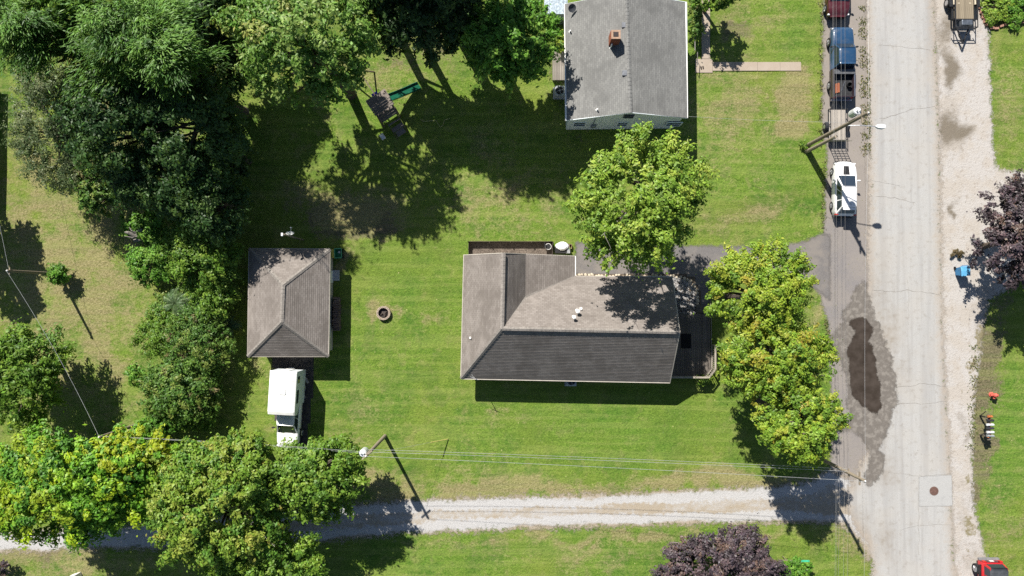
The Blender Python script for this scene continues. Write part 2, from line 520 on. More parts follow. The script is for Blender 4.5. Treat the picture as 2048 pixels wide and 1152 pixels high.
# ---- house driveway, darker asphalt
t = NT('drive_asphalt', .9, .25)
n1 = t.noise(.6, 4, .6); n2 = t.noise(3, 4, .65); n3 = t.noise(26, 3, .7)
c = t.mix(t.step(n3, .3, .7), (.11, .104, .104), (.19, .178, .172))
c = t.mix(t.step(n1, .42, .66, 0, .65), c, (.225, .20, .175))
c = t.mix(t.step(n2, .6, .8, 0, .5), c, (.22, .19, .15))
t.color(c); t.bump(n3, .3, .015); t.edge(.16)
M_DRIVE = t.m
sheet('driveway', [(1152, 484), (1200, 487), (1300, 490), (1420, 492), (1520, 494), (1600, 487), (1640, 468), (1660, 470), (1660, 600), (1635, 580), (1600, 552), (1500, 556), (1420, 560), (1418, 628), (1388, 632), (1388, 556), (1150, 556)], .012, M_DRIVE)
sheet('garage_pad', [(546, 700), (620, 700), (624, 760), (616, 830), (608, 890), (556, 890), (556, 760)], .006, plain('pad_asphalt', (.085, .075, .07), .9, .2, var=.35, scale=3, bump=.3), margin=.05)

# ---- gravel lane
t = NT('gravel_lane_stone', .95, .15)
n1 = t.noise(.5, 4, .6); n2 = t.noise(3.2, 4, .65); n3 = t.noise(30, 3, .75); v = t.vor(13); ruts = t.noise(1.0, 4, .6, t.scaled(.12, 1.5))
c = t.mix(t.step(n3, .25, .75), (.285, .28, .275), (.54, .532, .525))
c = t.mix(t.step(v, .1, .5, .35, 0), c, (.20, .185, .165))
tan = t.mix(t.step(n3, .3, .7), (.235, .19, .13), (.38, .32, .24))
dv = t.math('ADD', t.attr('dirt'), t.math('MULTIPLY', t.math('SUBTRACT', n2, .5), .9))
dv = t.math('ADD', dv, t.math('MULTIPLY', t.math('SUBTRACT', ruts, .5), .9))
dl = t.math('ADD', t.attr('d'), t.math('ADD', t.math('MULTIPLY', t.math('SUBTRACT', t.noise(.45, 4, .65), .5), .9), t.math('MULTIPLY', t.math('SUBTRACT', n2, .5), .7))); dv = t.math('ADD', dv, t.step(dl, .66, 1.0, 0, .62)); dv = t.math('ADD', dv, t.step(dl, -.1, .5, .9, 0)); dv = t.math('ADD', dv, t.math('MULTIPLY', t.math('SUBTRACT', n3, .5), .9))
c = t.mix(t.step(dv, .30, .95, 0, .88), c, tan)
c = t.mix(t.step(t.noise(9, 2), .66, .74, 0, .5), c, (.16, .13, .08))
t.color(c); t.bump(t.math('ADD', n3, v), .5, .03); t.edge(.52, .25)
M_LANE = t.m
LANE = [(-300, 1062), (0, 1064), (200, 1056), (420, 1040), (640, 1010), (800, 1002), (1000, 994), (1200, 988), (1400, 980), (1540, 975), (1620, 962), (1660, 940), (1700, 960), (1760, 985), (1765, 1110), (1735, 1120), (1716, 1078), (1690, 1050),
        (1600, 1044), (1450, 1046), (1300, 1050), (1100, 1056), (900, 1062), (760, 1072), (600, 1086), (400, 1092), (200, 1098), (0, 1104), (-300, 1106)]
sheet('gravel_lane', LANE, .0065, M_LANE, attrs={'dirt': [(900, 1032, 460, 6, .2, 2), (1350, 1018, 420, 6, .2, 1.5), (1180, 988, 130, 8, .6), (1450, 1052, 240, 10, .5), (1000, 1064, 300, 9, .55, 2), (1290, 1000, 90, 8, .45), (700, 1085, 100, 8, .5), (1660, 1040, 50, 30, .5), (1720, 1090, 30, 30, .6)]})

# ---- gravel shoulder east of the street
t = NT('shoulder_gravel', .95, .15)
n1 = t.noise(.6, 4, .6); n2 = t.noise(3.0, 4, .65); n3 = t.noise(30, 3, .75); v = t.vor(9)
c = t.mix(t.step(n3, .25, .75), (.30, .28, .26), (.50, .478, .455))
c = t.mix(t.step(n1, .42, .62, 0, .8), c, (.375, .34, .30))
c = t.mix(t.step(n2, .53, .7, 0, .6), c, (.25, .21, .17))
c = t.mix(t.step(v, .05, .16, .6, 0), c, (.16, .135, .11))
c = t.mix(t.step(t.vor(2.3), .04, .09, .85, 0), c, (.10, .08, .06))
damp = t.step(t.math('ADD', t.attr('damp'), t.math('MULTIPLY', t.math('SUBTRACT', n2, .5), .6)), .10, .95, 0, .95)
c = t.mix(damp, c, t.mix(t.step(n3, .3, .7), (.105, .088, .066), (.21, .18, .14)))
weed = t.step(t.math('ADD', t.attr('weed'), t.math('MULTIPLY', t.math('SUBTRACT', n2, .5), 1.1)), .45, .7, 0, .8)
c = t.mix(weed, c, t.mix(t.step(n3, .3, .7), (.09, .09, .03), (.25, .20, .11)))
t.color(c); t.bump(t.math('ADD', n3, v), .5, .03); t.edge(.35)
M_SHOULD = t.m
SHOULDER = [(1858, -200), (1866, 0), (1874, 250), (1878, 640), (1890, 850), (1898, 1000), (1905, 1152), (1918, 1400), (1985, 1400), (1984, 1152), (1962, 1080), (1946, 1010), (1944, 900), (1948, 800), (1962, 690), (1978, 600), (2040, 560), (2150, 520), (2150, 346), (2048, 344), (1992, 338), (1984, 280), (1980, 150), (1976, 60), (1966, 0), (1960, -200)]
sheet('gravel_shoulder', SHOULDER, .005, M_SHOULD, attrs={
    'damp': [(1902, 140, 20, 55, .95), (1900, 250, 18, 60, .9), (1918, 260, 26, 34, .8), (1890, 60, 18, 70, .6), (1907, 408, 8, 26, .85), (1940, 40, 50, 26, .4), (1932, 850, 9, 40, .55), (1925, 1010, 20, 60, .3), (1980, 1050, 10, 70, .75, 8), (1960, 640, 30, 80, .45), (1940, 1040, 14, 70, .4), (1950, 1120, 30, 30, .35)],
    'weed': [(1955, 720, 22, 90, .65), (1945, 950, 10, 60, .5), (1950, 1060, 16, 50, .6), (1925, 90, 14, 10, .8), (1950, 210, 16, 60, .3), (1905, 500, 16, 14, .5)]})

# ---- damp silt and the puddle at the street edge
t = NT('damp_silt', .55, .4)
n2 = t.noise(2.4, 4, .6); n3 = t.noise(24, 3, .7)
c = t.mix(t.step(n3, .3, .7), (.120, .107, .094), (.165, .148, .130))
c = t.mix(t.step(n2, .46, .64, 0, .7), c, (.225, .205, .182))
t.color(c); t.rough(t.step(n2, .3, .7, .35, .8)); t.bump(n3, .3, .015); t.edge(.22, .16)
sheet('damp_silt', rough([(1731, 562), (1742, 600), (1750, 640), (1766, 672), (1782, 715), (1790, 760), (1794, 800), (1784, 830), (1774, 862), (1762, 900), (1764, 930), (1758, 955), (1746, 970), (1732, 966), (1728, 945), (1740, 915), (1734, 885), (1718, 868), (1700, 862), (1688, 866), (1684, 856), (1700, 838),
                    (1696, 800), (1690, 755), (1682, 722), (1664, 716), (1658, 690), (1672, 665), (1688, 645), (1684, 625), (1702, 600), (1716, 575)], 4.2, 6), .013, t.m, res=.12, margin=.5)
t = NT('puddle_mud', .3, .2)
n2 = t.noise(1.2, 4, .6); n3 = t.noise(20, 3, .7)
c = t.mix(t.step(n2, .3, .7), (.036, .028, .022), (.058, .046, .038))
c = t.mix(t.step(n3, .66, .8, 0, .6), c, (.22, .18, .14))
t.color(c); t.rough(t.step(n2, .3, .75, .25, .5)); t.edge(.12, .10)
sheet('puddle', rough([(1702, 642), (1716, 636), (1732, 637), (1744, 655), (1744, 672), (1736, 684), (1744, 692), (1750, 720), (1756, 760), (1762, 790), (1762, 815), (1752, 826), (1738, 820), (1722, 808), (1706, 790), (1700, 760), (1698, 725), (1694, 705), (1698, 690), (1706, 672), (1712, 660), (1700, 652)], 2.4, 7, 3), .017, t.m, res=.1, margin=.3)

# cracks in the street: thin filled ribbons
M_CRACK = plain('crack_filler', (.235, .22, .20), .9, .2, var=.3)
rng = random.Random(3)
def crack(pts, w=.03):
    mb = MB(); P = []
    for (a, b) in zip(pts[:-1], pts[1:]):
        n = max(2, int(math.hypot(b[0] - a[0], b[1] - a[1]) / 9))
        for i in range(n):
            k = i / n; P.append((a[0] + (b[0] - a[0]) * k + rng.uniform(-1.6, 1.6), a[1] + (b[1] - a[1]) * k + rng.uniform(-1.6, 1.6)))
    P.append(pts[-1]); P = [Vector(at(x, y, .0125)) for x, y in P]
    vs = []
    for i, p in enumerate(P):
        d = (P[min(i + 1, len(P) - 1)] - P[max(i - 1, 0)]).normalized(); s = Vector((-d.y, d.x, 0)) * (w * .5 * rng.uniform(.4, 1.3))
        vs += [p - s, p + s]
    mb.add(vs, [(2 * i, 2 * i + 1, 2 * i + 3, 2 * i + 2) for i in range(len(P) - 1)])
    mb.build('crack', M_CRACK, road)
for pts in ([(1745, 580), (1790, 584), (1815, 580), (1880, 590)], [(1816, 560), (1817, 650)], [(1790, 776), (1840, 768), (1892, 772)], [(1778, 798), (1800, 806), (1840, 808), (1893, 803)], [(1752, 392), (1790, 396), (1830, 405)],
            [(1740, 360), (1800, 372)], [(1760, 238), (1820, 220), (1870, 212)], [(1755, 90), (1810, 94), (1860, 100)], [(1776, 945), (1835, 952)], [(1836, 952), (1838, 1110)], [(1836, 952), (1905, 948)], [(1836, 1012), (1903, 1012)], [(1838, 1050), (1905, 1050)], [(1745, 700), (1762, 640)], [(1800, 1060), (1838, 1050)], [(1660, 690), (1690, 652), (1668, 610)]):
    crack(pts, .034 if len(pts) > 2 else .022)
t = NT('patch_concrete', .9, .25)
n1 = t.noise(1.5, 4, .6); n3 = t.noise(22, 3, .7)
c = t.mix(t.step(n3, .3, .7), (.298, .297, .290), (.398, .396, .388)); c = t.mix(t.step(n1, .5, .7, 0, .35), c, (.25, .25, .25)); t.color(c); t.bump(n3, .25, .01); t.edge(.03, .05)
sheet('road_patch', [(1838, 953), (1903, 950), (1905, 1012), (1838, 1013)], .0105, t.m, res=.15, margin=.1)
# manhole cover
mh = thing('manhole_cover', 'round rusty brown manhole cover in the street', 'manhole cover', at(1868, 982, .008))
MB().lathe([(.36, 0), (.36, .012), (.33, .014)], seg=28).build('frame', plain('cast_iron_frame', (.16, .11, .09), .7), mh)
MB().lathe([(.325, .0), (.325, .019), (.1, .022)], seg=28).build('lid', plain('cast_iron_lid', (.13, .075, .06), .6, var=.3, scale=20, bump=.5), mh)

# ================================================================== BUILDINGS
def shingle_mat(name, c1, c2, c3, stain=(.1, .09, .08)):
    t = NT(name, .95, .1)
    uv = t.n('ShaderNodeUVMap').outputs[0]
    br = t.n('ShaderNodeTexBrick', offset=.5)
    br.inputs['Scale'].default_value = 1.0; br.inputs['Brick Width'].default_value = .31; br.inputs['Row Height'].default_value = .155
    br.inputs['Mortar Size'].default_value = .012; br.inputs['Mortar Smooth'].default_value = .3; br.inputs['Bias'].default_value = 0.0
    t.set(br.inputs['Vector'], uv); t.set(br.inputs['Color1'], c1); t.set(br.inputs['Color2'], c2); t.set(br.inputs['Mortar'], tuple(x * .62 for x in c1))
    n1 = t.noise(.6, 4, .6); n2 = t.noise(26, 3, .7); n3 = t.noise(2.2, 3)
    c = t.mix(t.step(n2, .3, .7, 0, .5), br.outputs['Color'], c3)
    c = t.mix(t.step(n1, .44, .66, 0, .55), c, tuple(x * .76 for x in c1))
    st_ = t.noise(1.0, 4, .6, t.scaled(1.2, .25, 1)); c = t.mix(t.step(st_, .52, .72, 0, .35), c, tuple(min(1, x * 1.22) for x in c2))
    c = t.mix(t.step(n3, .62, .8, 0, .25), c, stain)
    t.color(c); t.bump(n2, .3, .01)
    return t.m


M_ROOF = shingle_mat('brown_shingle', (.170, .149, .133), (.242, .217, .198), (.222, .201, .186))
M_ROOF2 = shingle_mat('grey_shingle', (.165, .165, .16), (.225, .225, .215), (.20, .20, .195))
M_CAP = plain('ridge_cap_shingle', (.235, .215, .195), .95, .1, var=.25, scale=9)
M_CAP2 = plain('grey_ridge_cap', (.19, .19, .185), .95, .1, var=.25, scale=9)
M_TRIM = plain('white_trim', (.78, .77, .74), .5, .4, var=.06)
M_TRIM2 = plain('tan_trim', (.50, .46, .40), .6, .3, var=.1)


def siding_mat(name, col):
    t = NT(name, .6, .35)
    w = t.n('ShaderNodeTexWave', wave_type='BANDS', bands_direction='Z', wave_profile='SAW')
    w.inputs['Scale'].default_value = 2.2; t.set(w.inputs['Vector'], t.co())
    n = t.noise(4, 4)
    c = t.mix(t.step(n, .35, .75), col, tuple(x * .86 for x in col))
    c = t.mix(t.step(w.outputs['Fac'], .0, .12, .25, 0), c, tuple(x * .6 for x in col))
    t.color(c); t.bump(w.outputs['Fac'], .5, .02)
    return t.m


def roof_slope(poly, m, parent, o, e=.155, lift=.008, name='roof_slope'):
    P = [Vector(p) for p in poly]; c = sum(P, Vector()) / len(P)
    n = Vector()
    for i in range(len(P)): n += (P[i] - c).cross(P[(i + 1) % len(P)] - c)
    n.normalize()
    if n.z < 0: n = -n
    h = n.cross(Vector((0, 0, 1))); h.normalize(); u = n.cross(h)
    if u.z < 0: u = -u
    Q = [((p - c).dot(h), (p - c).dot(u)) for p in P]
    v0 = min(q[1] for q in Q); v1 = max(q[1] for q in Q)
    mb = MB(); mb.uv = []

    def clip(pl, lim, sign):
        out = []
        for i in range(len(pl)):
            a = pl[i]; b = pl[(i + 1) % len(pl)]; da = sign * (a[1] - lim); db = sign * (b[1] - lim)
            if da >= 0: out.append(a)
            if (da >= 0) != (db >= 0):
                k = da / (da - db); out.append((a[0] + (b[0] - a[0]) * k, a[1] + (b[1] - a[1]) * k))
        return out

    rows = max(1, int(math.ceil((v1 - v0) / e)))
    for r in range(rows):
        lo = v0 + r * e; hi = min(v1, lo + e)
        pl = clip(clip(Q, lo, 1), hi, -1)
        if len(pl) < 3: continue
        vs = []; wob = ((r * 7919) % 13) / 13 * .006
        for s, v in pl:
            off = lift * (1 - (v - lo) / e) + .003 + wob * (1 - (v - lo) / e)
            vs.append(c + h * s + u * v + n * off)
        k = len(vs); fc = tuple(range(k))
        if (vs[1] - vs[0]).cross(vs[2] - vs[0]).dot(n) < 0: fc = fc[::-1]
        mb.add(vs, [fc]); mb.uv += [(pl[i][0] + 50, pl[i][1] - v0) for i in fc]
        low = sorted([q for q in pl if abs(q[1] - lo) < 1e-6])
        if len(low) >= 2:
            a, b = low[0], low[-1]
            A = c + h * a[0] + u * a[1]; B = c + h * b[0] + u * b[1]
            mb.add([A - n * .01, B - n * .01, B + n * (lift + .003 + wob), A + n * (lift + .003 + wob)], [(0, 1, 2, 3)])
            mb.uv += [(a[0] + 50, a[1] - v0 + .001), (b[0] + 50, b[1] - v0 + .001), (b[0] + 50, b[1] - v0 + .004), (a[0] + 50, a[1] - v0 + .004)]
    return mb.build(name, m, parent, o)


def cap_line(a, b, m, parent, o, w=.15, name='ridge_cap', drop=.05):
    """a run of overlapping folded cap shingles along a ridge or hip"""
    a = Vector(a); b = Vector(b); d = (b - a).normalized(); s = d.cross(Vector((0, 0, 1))).normalized()
    up = s.cross(d); L = (b - a).length; n = max(1, int(L / .28)); mb = MB()
    for i in range(n):
        p = a + d * (L * i / n); q = a + d * (L * (i + 1) / n + .02)
        l0, l1 = .028, .042
        mb.add([p - s * w + up * (l0 - drop), p + up * (l0 + .015), p + s * w + up * (l0 - drop), q - s * w + up * (l1 - drop), q + up * (l1 + .015), q + s * w + up * (l1 - drop)],
               [(0, 3, 4, 1), (1, 4, 5, 2)])
    return mb.build(name, m, parent, o)


def edge_board(a, b, m, parent, o, name='fascia', w=.10, h=.16, dz=-.07, out=0.0):
    a = Vector(a); b = Vector(b); d = (b - a).normalized(); s = d.cross(Vector((0, 0, 1))).normalized() * out
    return MB().bar(a + s + Vector((0, 0, dz)), b + s + Vector((0, 0, dz)), w, h).build(name, m, parent, o)


def window(parent, o, c, w, h, face, m_frame, glass=None):
    """face: outward axis 'n','s','e','w'; c = centre on the wall"""
    ax = {'s': (0, -1), 'n': (0, 1), 'e': (1, 0), 'w': (-1, 0)}[face]
    tx, ty = -ax[1], ax[0]
    def bx(u, z, su, sz, off, th):
        cx = c[0] + ax[0] * off + tx * u; cy = c[1] + ax[1] * off + ty * u
        return (cx, cy, c[2] + z), (abs(tx) * su + abs(ax[0]) * th, abs(ty) * su + abs(ax[1]) * th, sz)
    mb = MB()
    for u, z, su, sz in ((-w / 2, 0, .08, h + .08), (w / 2, 0, .08, h + .08), (0, h / 2, w - .08, .08), (0, -h / 2, w - .08, .08), (0, 0, w - .08, .05)):
        mb.box(*bx(u, z, su, sz, .03, .07))
    f = mb.build('window', m_frame, parent, o)
    for z in (-h / 4, h / 4):
        g = MB(); g.box(*bx(0, z, w - .085, h / 2 - .06, .018, .02)); g.build('pane', glass or glass_dark(), f, o)
    return f


# ------------------------------------------------------------------ the house in the middle
ZE, ZR, ZK = 2.2, 5.5, 3.62
NW, SW = at(928, 510, ZE), at(922, 757, ZE)
RN, RJ, RE = at(1007, 506, ZR), at(1004, 657, ZR), at(1360, 664, ZR)
SE, NE = at(1340, 765, ZE), at(1345, 554, ZE)
KN, KV = at(1051, 508, ZK), at(1051, 594, ZK)
EN, EV = at(1150, 512, ZE), at(1150, 553, ZE)
oh = (4.0, -2.0, 0.0)
house = thing('house', 'low L-shaped house with brown shingle hip roof in the middle of the lawn', 'house', oh)
M_WALL = siding_mat('cream_siding', (.62, .58, .50))
mb = MB().prism([(-3.35, -5.5), (11.75, -5.62), (11.75, 1.6), (4.5, 1.6), (4.5, 3.3), (-3.35, 3.3)], 0, 2.16)
mb.build('wall', M_WALL, house, oh)
mb = MB(); mb2 = MB()
mb.add([(11.75, -5.6, 2.165), (11.75, 1.6, 2.165), (11.75, -2.05, 5.3), (11.6, -5.6, 2.165), (11.6, 1.6, 2.165), (11.6, -2.05, 5.3)], [(0, 1, 2), (5, 4, 3), (0, 2, 5, 3), (1, 4, 5, 2)])
mb2.add([(-3.3, 3.3, 2.165), (4.5, 3.3, 2.165), (.95, 3.3, 3.4), (-.68, 3.3, 5.25), (-3.3, 3.15, 2.165), (4.5, 3.15, 2.165), (.95, 3.15, 3.4), (-.68, 3.15, 5.25)], [(3, 2, 1, 0), (4, 5, 6, 7), (0, 4, 7, 3), (1, 2, 6, 5)])
mb.build('gable', M_WALL, house, oh); mb2.build('gable', M_WALL, house, oh)
for poly in ([NW, SW, RJ, RN], [SW, SE, RE, RJ], [RJ, RE, NE, EV, KV], [RN, RJ, KV, KN], [KN, KV, EV, EN]):
    roof_slope(poly, M_ROOF, house, oh)
for a, b in ((RN, RJ), (RJ, RE), (SW, RJ)): cap_line(a, b, M_CAP, house, oh)
MB().bar(Vector(RJ) + Vector((0, 0, -.03)), Vector(KV) + Vector((0, 0, .0)), .16, .05).bar(Vector(KV), Vector(EV), .16, .05).build('valley_flashing', M_CAP, house, oh)
for a, b, nm, m, w in ((NW, SW, 'fascia', M_TRIM2, .10), (SW, SE, 'gutter', M_TRIM2, .12), (EV, NE, 'gutter', M_TRIM2, .12), (EN, EV, 'gutter', M_TRIM, .14), (NE, RE, 'rake_board', M_TRIM2, .05), (RE, SE, 'rake_board', M_TRIM2, .05), (NW, RN, 'rake_board', M_TRIM2, .05), (RN, KN, 'rake_board', M_TRIM2, .05), (KN, EN, 'rake_board', M_TRIM2, .05)):
    edge_board(a, b, m, house, oh, nm, w, .16, -.075)
for x, y, w, face, yy in ((-.5, -5.5, 1.2, 's', 1.25), (3.4, -5.54, 1.5, 's', 1.25), (8.2, -5.58, 1.2, 's', 1.25)):
    window(house, oh, (x, y, yy), w, 1.0, face, M_TRIM)
window(house, oh, (-3.35, -3.4, 1.3), 1.2, 1.0, 'w', M_TRIM); window(house, oh, (-3.35, .6, 1.3), 1.2, 1.0, 'w', M_TRIM)
window(house, oh, (7.2, 1.6, 1.3), 1.8, 1.1, 'n', M_TRIM); window(house, oh, (11.75, -4.3, 1.4), 1.2, 1.0, 'e', M_TRIM)
d = MB().box((11.77, -1.2, 1.15), (.06, .95, 2.0)).build('door', plain('door_paint', (.30, .06, .05), .5), house, oh)
MB().box((11.82, -.85, 1.1), (.06, .05, .12)).build('handle', plain('brass', (.5, .38, .15), .35, .5, 1.0), d, oh)
d = MB().box((4.53, 2.45, 1.03), (.06, 1.5, 2.02)).build('garage_door', M_TRIM, house, oh)
# pipes through the roof
M_PVC = plain('white_pipe', (.82, .82, .80), .45, .4, var=.05)
def roof_pipe(px, py, z, h, r=.06, cap=0.0, m=None):
    b = at(px, py, z); mb = MB().lathe([(r * 2.2, -.08), (r * 1.8, .03), (r, .06), (r, h)] + ([(r + cap, h), (r + cap, h + .10), (.02, h + .16)] if cap else []), b, 12)
    return mb.build('vent_pipe', m or M_PVC, house, oh)
NSL = lambda py: 5.5 - (660 - py) / 107 * 3.3
roof_pipe(1147, 634, NSL(634), .55, .07, .07); roof_pipe(1154, 622, NSL(622), .6, .08, .08); roof_pipe(1162, 618, NSL(618), .25, .07); roof_pipe(941, 676, 2.95, .22, .05)
dish = empty('satellite_dish', (0, 0, 0)); dish.parent = house
bpy.data.objects.remove(dish)
dp = at(950, 754, 2.3)
mb = MB().tube([(dp[0], dp[1], 2.25), (dp[0], dp[1], 3.3)], .025, 6).tube([(dp[0] - .3, dp[1] + .12, 3.2), (dp[0] + .3, dp[1] - .12, 3.2)], .02, 5).tube([(dp[0] - .2, dp[1] + .3, 3.25), (dp[0], dp[1], 3.25)], .02, 5)
tag(mb.build('roof_antenna', plain('antenna_metal', (.6, .6, .6), .4, .5, .6)), 'small metal antenna on the south-west eave of the middle house', 'antenna')

# ------------------------------------------------------------------ detached garage
ZG, ZGR = 2.25, 4.05
gNW, gNE, gSE, gSW = at(498, 497, ZG), at(660, 498, ZG), at(657, 713, ZG), at(495, 713, ZG)
gN, gS = at(566, 570, ZGR), at(563, 644, ZGR)
og = ((gNW[0] + gSE[0]) / 2, (gNW[1] + gSE[1]) / 2, 0)
garage = thing('garage', 'detached garage with square brown hip roof behind the white camper truck', 'garage', og)
x0, x1, y0, y1 = gSW[0] + .35, gNE[0] - .35, gSW[1] + .35, gNW[1] - .35
M_GWALL = siding_mat('garage_siding', (.55, .50, .43))
MB().prism([(x0, y0), (x1, y0), (x1, y1), (x0, y1)], 0, ZG - .03).build('wall', M_GWALL, garage, og)
for poly in ([gNW, gSW, gS, gN], [gSW, gSE, gS], [gSE, gNE, gN, gS], [gNE, gNW, gN]):
    roof_slope(poly, M_ROOF, garage, og)
for a, b in ((gN, gS), (gNW, gN), (gNE, gN), (gSE, gS), (gSW, gS)): cap_line(a, b, M_CAP, garage, og)
for a, b in ((gNW, gSW), (gSW, gSE), (gSE, gNE), (gNE, gNW)): edge_board(a, b, M_TRIM2, garage, og, 'fascia', .06, .16, -.075)
dd = MB().box((x0 + 2.6, y0 - .02, 1.05), (2.6, .05, 2.05)).build('garage_door', M_TRIM, garage, og)
for k in range(3): MB().box((x0 + 2.6, y0 - .05, .55 + k * .5), (2.6, .02, .03)).build('panel_rib', M_TRIM2, dd, og)
d = MB().box((x1 + .02, y1 - 1.75, 1.05), (.05, .95, 2.0)).build('door', M_TRIM, garage, og)
MB().box((x1 + .06, y1 - 1.4, 1.0), (.05, .05, .12)).build('handle', plain('brass', (.5, .38, .15), .35, .5, 1.0), d, og)
window(garage, og, (x1, y0 + 1.6, 1.4), 1.0, .9, 'e', M_TRIM)
st = MB().box((*at(670, 551)[:2], .09), (.75, .85, .18), bev=.03).build('doorstep', plain('step_concrete', (.42, .42, .43), .9, .2, var=.12))
tag(st, 'square grey concrete doorstep at the east side of the garage', 'doorstep')

# ------------------------------------------------------------------ the grey-roofed house to the north
ZN, ZNR = 3.2, 5.25
nSW, nSE = at(1132, 241, ZN), at(1374, 236, ZN)
nNW, nNE = at(1130, 8, ZN), at(1372, 4, ZN)
nRS, nRN = at(1261, 225, ZNR), at(1253, -16, ZNR)
on = ((nSW[0] + nSE[0]) / 2, (nSW[1] + nNW[1]) / 2, 0)
nh = thing('house', 'grey-roofed gabled house with pale blue siding and a brick chimney, cut by the top edge', 'house', on)
M_BLUE = siding_mat('pale_blue_siding', (.80, .87, .90))
wx0, wx1 = nSW[0] + .25, nSE[0] - .3; wy0 = nSW[1] + .12; wy1 = nNW[1] - .15
MB().prism([(wx0, wy0), (wx1, wy0 + .1), (wx1, wy1), (wx0, wy1)], 0, ZN - .04).build('wall', M_BLUE, nh, on)
cx = nRS[0]
for yy, s in ((wy0, 1), (wy1 - .12, 1)):
    MB().add([(wx0, yy, ZN - .035), (wx1, yy + (.1 if yy == wy0 else 0), ZN - .035), (cx, yy + .05, ZNR - .12), (wx0, yy + .12, ZN - .035), (wx1, yy + .22, ZN - .035), (cx, yy + .17, ZNR - .12)],
             [(0, 1, 2), (5, 4, 3), (0, 2, 5, 3), (1, 4, 5, 2)]).build('gable', M_BLUE, nh, on)
roof_slope([nNW, nSW, nRS, nRN], M_ROOF2, nh, on); roof_slope([nRN, nRS, nSE, nNE], M_ROOF2, nh, on)
cap_line(nRN, nRS, M_CAP2, nh, on, w=.14)
for a, b in ((nNW, nSW), (nSE, nNE)): edge_board(a, b, M_TRIM, nh, on, 'gutter', .14, .15, -.06)
for a, b in ((nSW, nRS), (nRS, nSE), (nNW, nRN), (nRN, nNE)): edge_board(a, b, M_BLUE, nh, on, 'rake_board', .04, .14, -.07)
for px, w, zc, h in ((1159, .95, 1.7, 1.0), (1244, .8, 1.7, 1.0), (1347, 1.15, 1.7, 1.0)):
    X = at(px, 248, zc)[0]; window(nh, on, (X, wy0 + .02, zc), w, h, 's', M_BLUE)
lv = MB().box((cx + .1, wy0 - .0, 3.9), (.75, .08, .75)).build('gable_vent', plain('dark_louvre', (.06, .07, .08), .5), nh, on)
for k in range(6): MB().box((cx + .1, wy0 - .05, 3.62 + k * .11), (.68, .05, .03)).build('louvre', plain('louvre_slat', (.12, .13, .14), .5), lv, on)
mt = at(1187, 250, 1.4)
MB().box((mt[0], wy0 - .08, 1.35), (.38, .16, .55), bev=.03).tube([(mt[0] - .1, wy0 - .06, 1.6), (mt[0] - .1, wy0 - .06, 3.4)], .035, 6).build('electric_meter', plain('meter_grey', (.25, .27, .29), .5, .4), nh, on)
# brick chimney
ch = empty('x', (0, 0, 0)); bpy.data.objects.remove(ch)
cb = at(1226, 84, 4.55)
M_BRICK = NT('chimney_brick', .9, .15)
_b = M_BRICK.n('ShaderNodeTexBrick'); _b.inputs['Scale'].default_value = 4.5; M_BRICK.set(_b.inputs['Color1'], (.27, .09, .05)); M_BRICK.set(_b.inputs['Color2'], (.21, .07, .04)); M_BRICK.set(_b.inputs['Mortar'], (.27, .22, .19))
M_BRICK.set(_b.inputs['Vector'], M_BRICK.scaled(1, 1, 1)); M_BRICK.color(_b.outputs[0]); M_BRICK = M_BRICK.m
chim = MB().box((cb[0], cb[1], 4.95), (.62, .62, 1.9)).build('chimney', M_BRICK, nh, on)
brick = MB().box((0, 0, 0), (.2, .1, .066), bev=.006).build('brick', M_BRICK, chim); first = True
for r in range(14):
    z = 4.75 + r * .078 - on[2]
    for k in range(3):
        for side, (ax, ay, rz) in enumerate(((0, -1, 0), (0, 1, 0), (1, 0, math.pi / 2), (-1, 0, math.pi / 2))):
            u = -.215 + k * .215 + (.05 if r % 2 else -.05) * .6
            loc = (cb[0] + ax * .3 + abs(ay) * u - on[0], cb[1] + ay * .3 + abs(ax) * u - on[1], z)
            if first: brick.location = loc; brick.rotation_euler = (0, 0, rz); first = False
            else: inst(brick, 'brick', chim, loc, rz)
cap = MB()
for dx, dy, sx, sy in ((0, -.25, .66, .14), (0, .25, .66, .14), (-.26, 0, .14, .36), (.26, 0, .14, .36)): cap.box((cb[0] + dx, cb[1] + dy, 5.95), (sx, sy, .1))
cap.build('chimney_crown', plain('crown_mortar', (.36, .24, .17), .9), chim, on)
MB().box((cb[0], cb[1], 5.955), (.34, .34, .13)).build('flue', plain('flue_soot', (.05, .04, .04), .9), chim, on)
MB().box((cb[0] + .02, cb[1] - .36, 4.62), (.7, .06, .1)).build('flashing', plain('flashing_metal', (.5, .5, .48), .4, .5, .5), chim, on)
def nz(px, py):
    """height of the grey roof under a photo pixel"""
    z = 4.5
    for _ in range(6):
        X = at(px, py, z)[0]; k = (X - nSW[0]) / (cx - nSW[0]) if X < cx else (nSE[0] - X) / (nSE[0] - cx); z = ZN + (ZNR - ZN) * k
    return z
for px, py in ((1248, 51), (1249, 147)):
    p = at(px, py, nz(px, py)); MB().box((p[0], p[1], p[2] + .06), (.36, .40, .16), bev=.04).build('roof_vent', plain('vent_grey', (.17, .18, .20), .5, .4), nh, on)
for px, py, h in ((1140, 64, .3), (1194, 220, .3), (1221, 96, .75)):
    p = at(px, py, nz(px, py)); MB().lathe([(.12, -.06), (.1, .02), (.05, .05), (.05, h)], p, 10).build('vent_pipe', M_PVC, nh, on)
dpos = at(1140, 18, 3.4); dsh = thing('satellite_dish', 'dark satellite dish at the north-west roof corner of the grey-roofed house', 'satellite dish', (dpos[0], dpos[1], 3.3))
MB().tube([(0, 0, -.1), (0, 0, .35), (.1, -.1, .45)], .025, 6).build('mast', plain('dish_mast', (.3, .3, .3), .5), dsh)
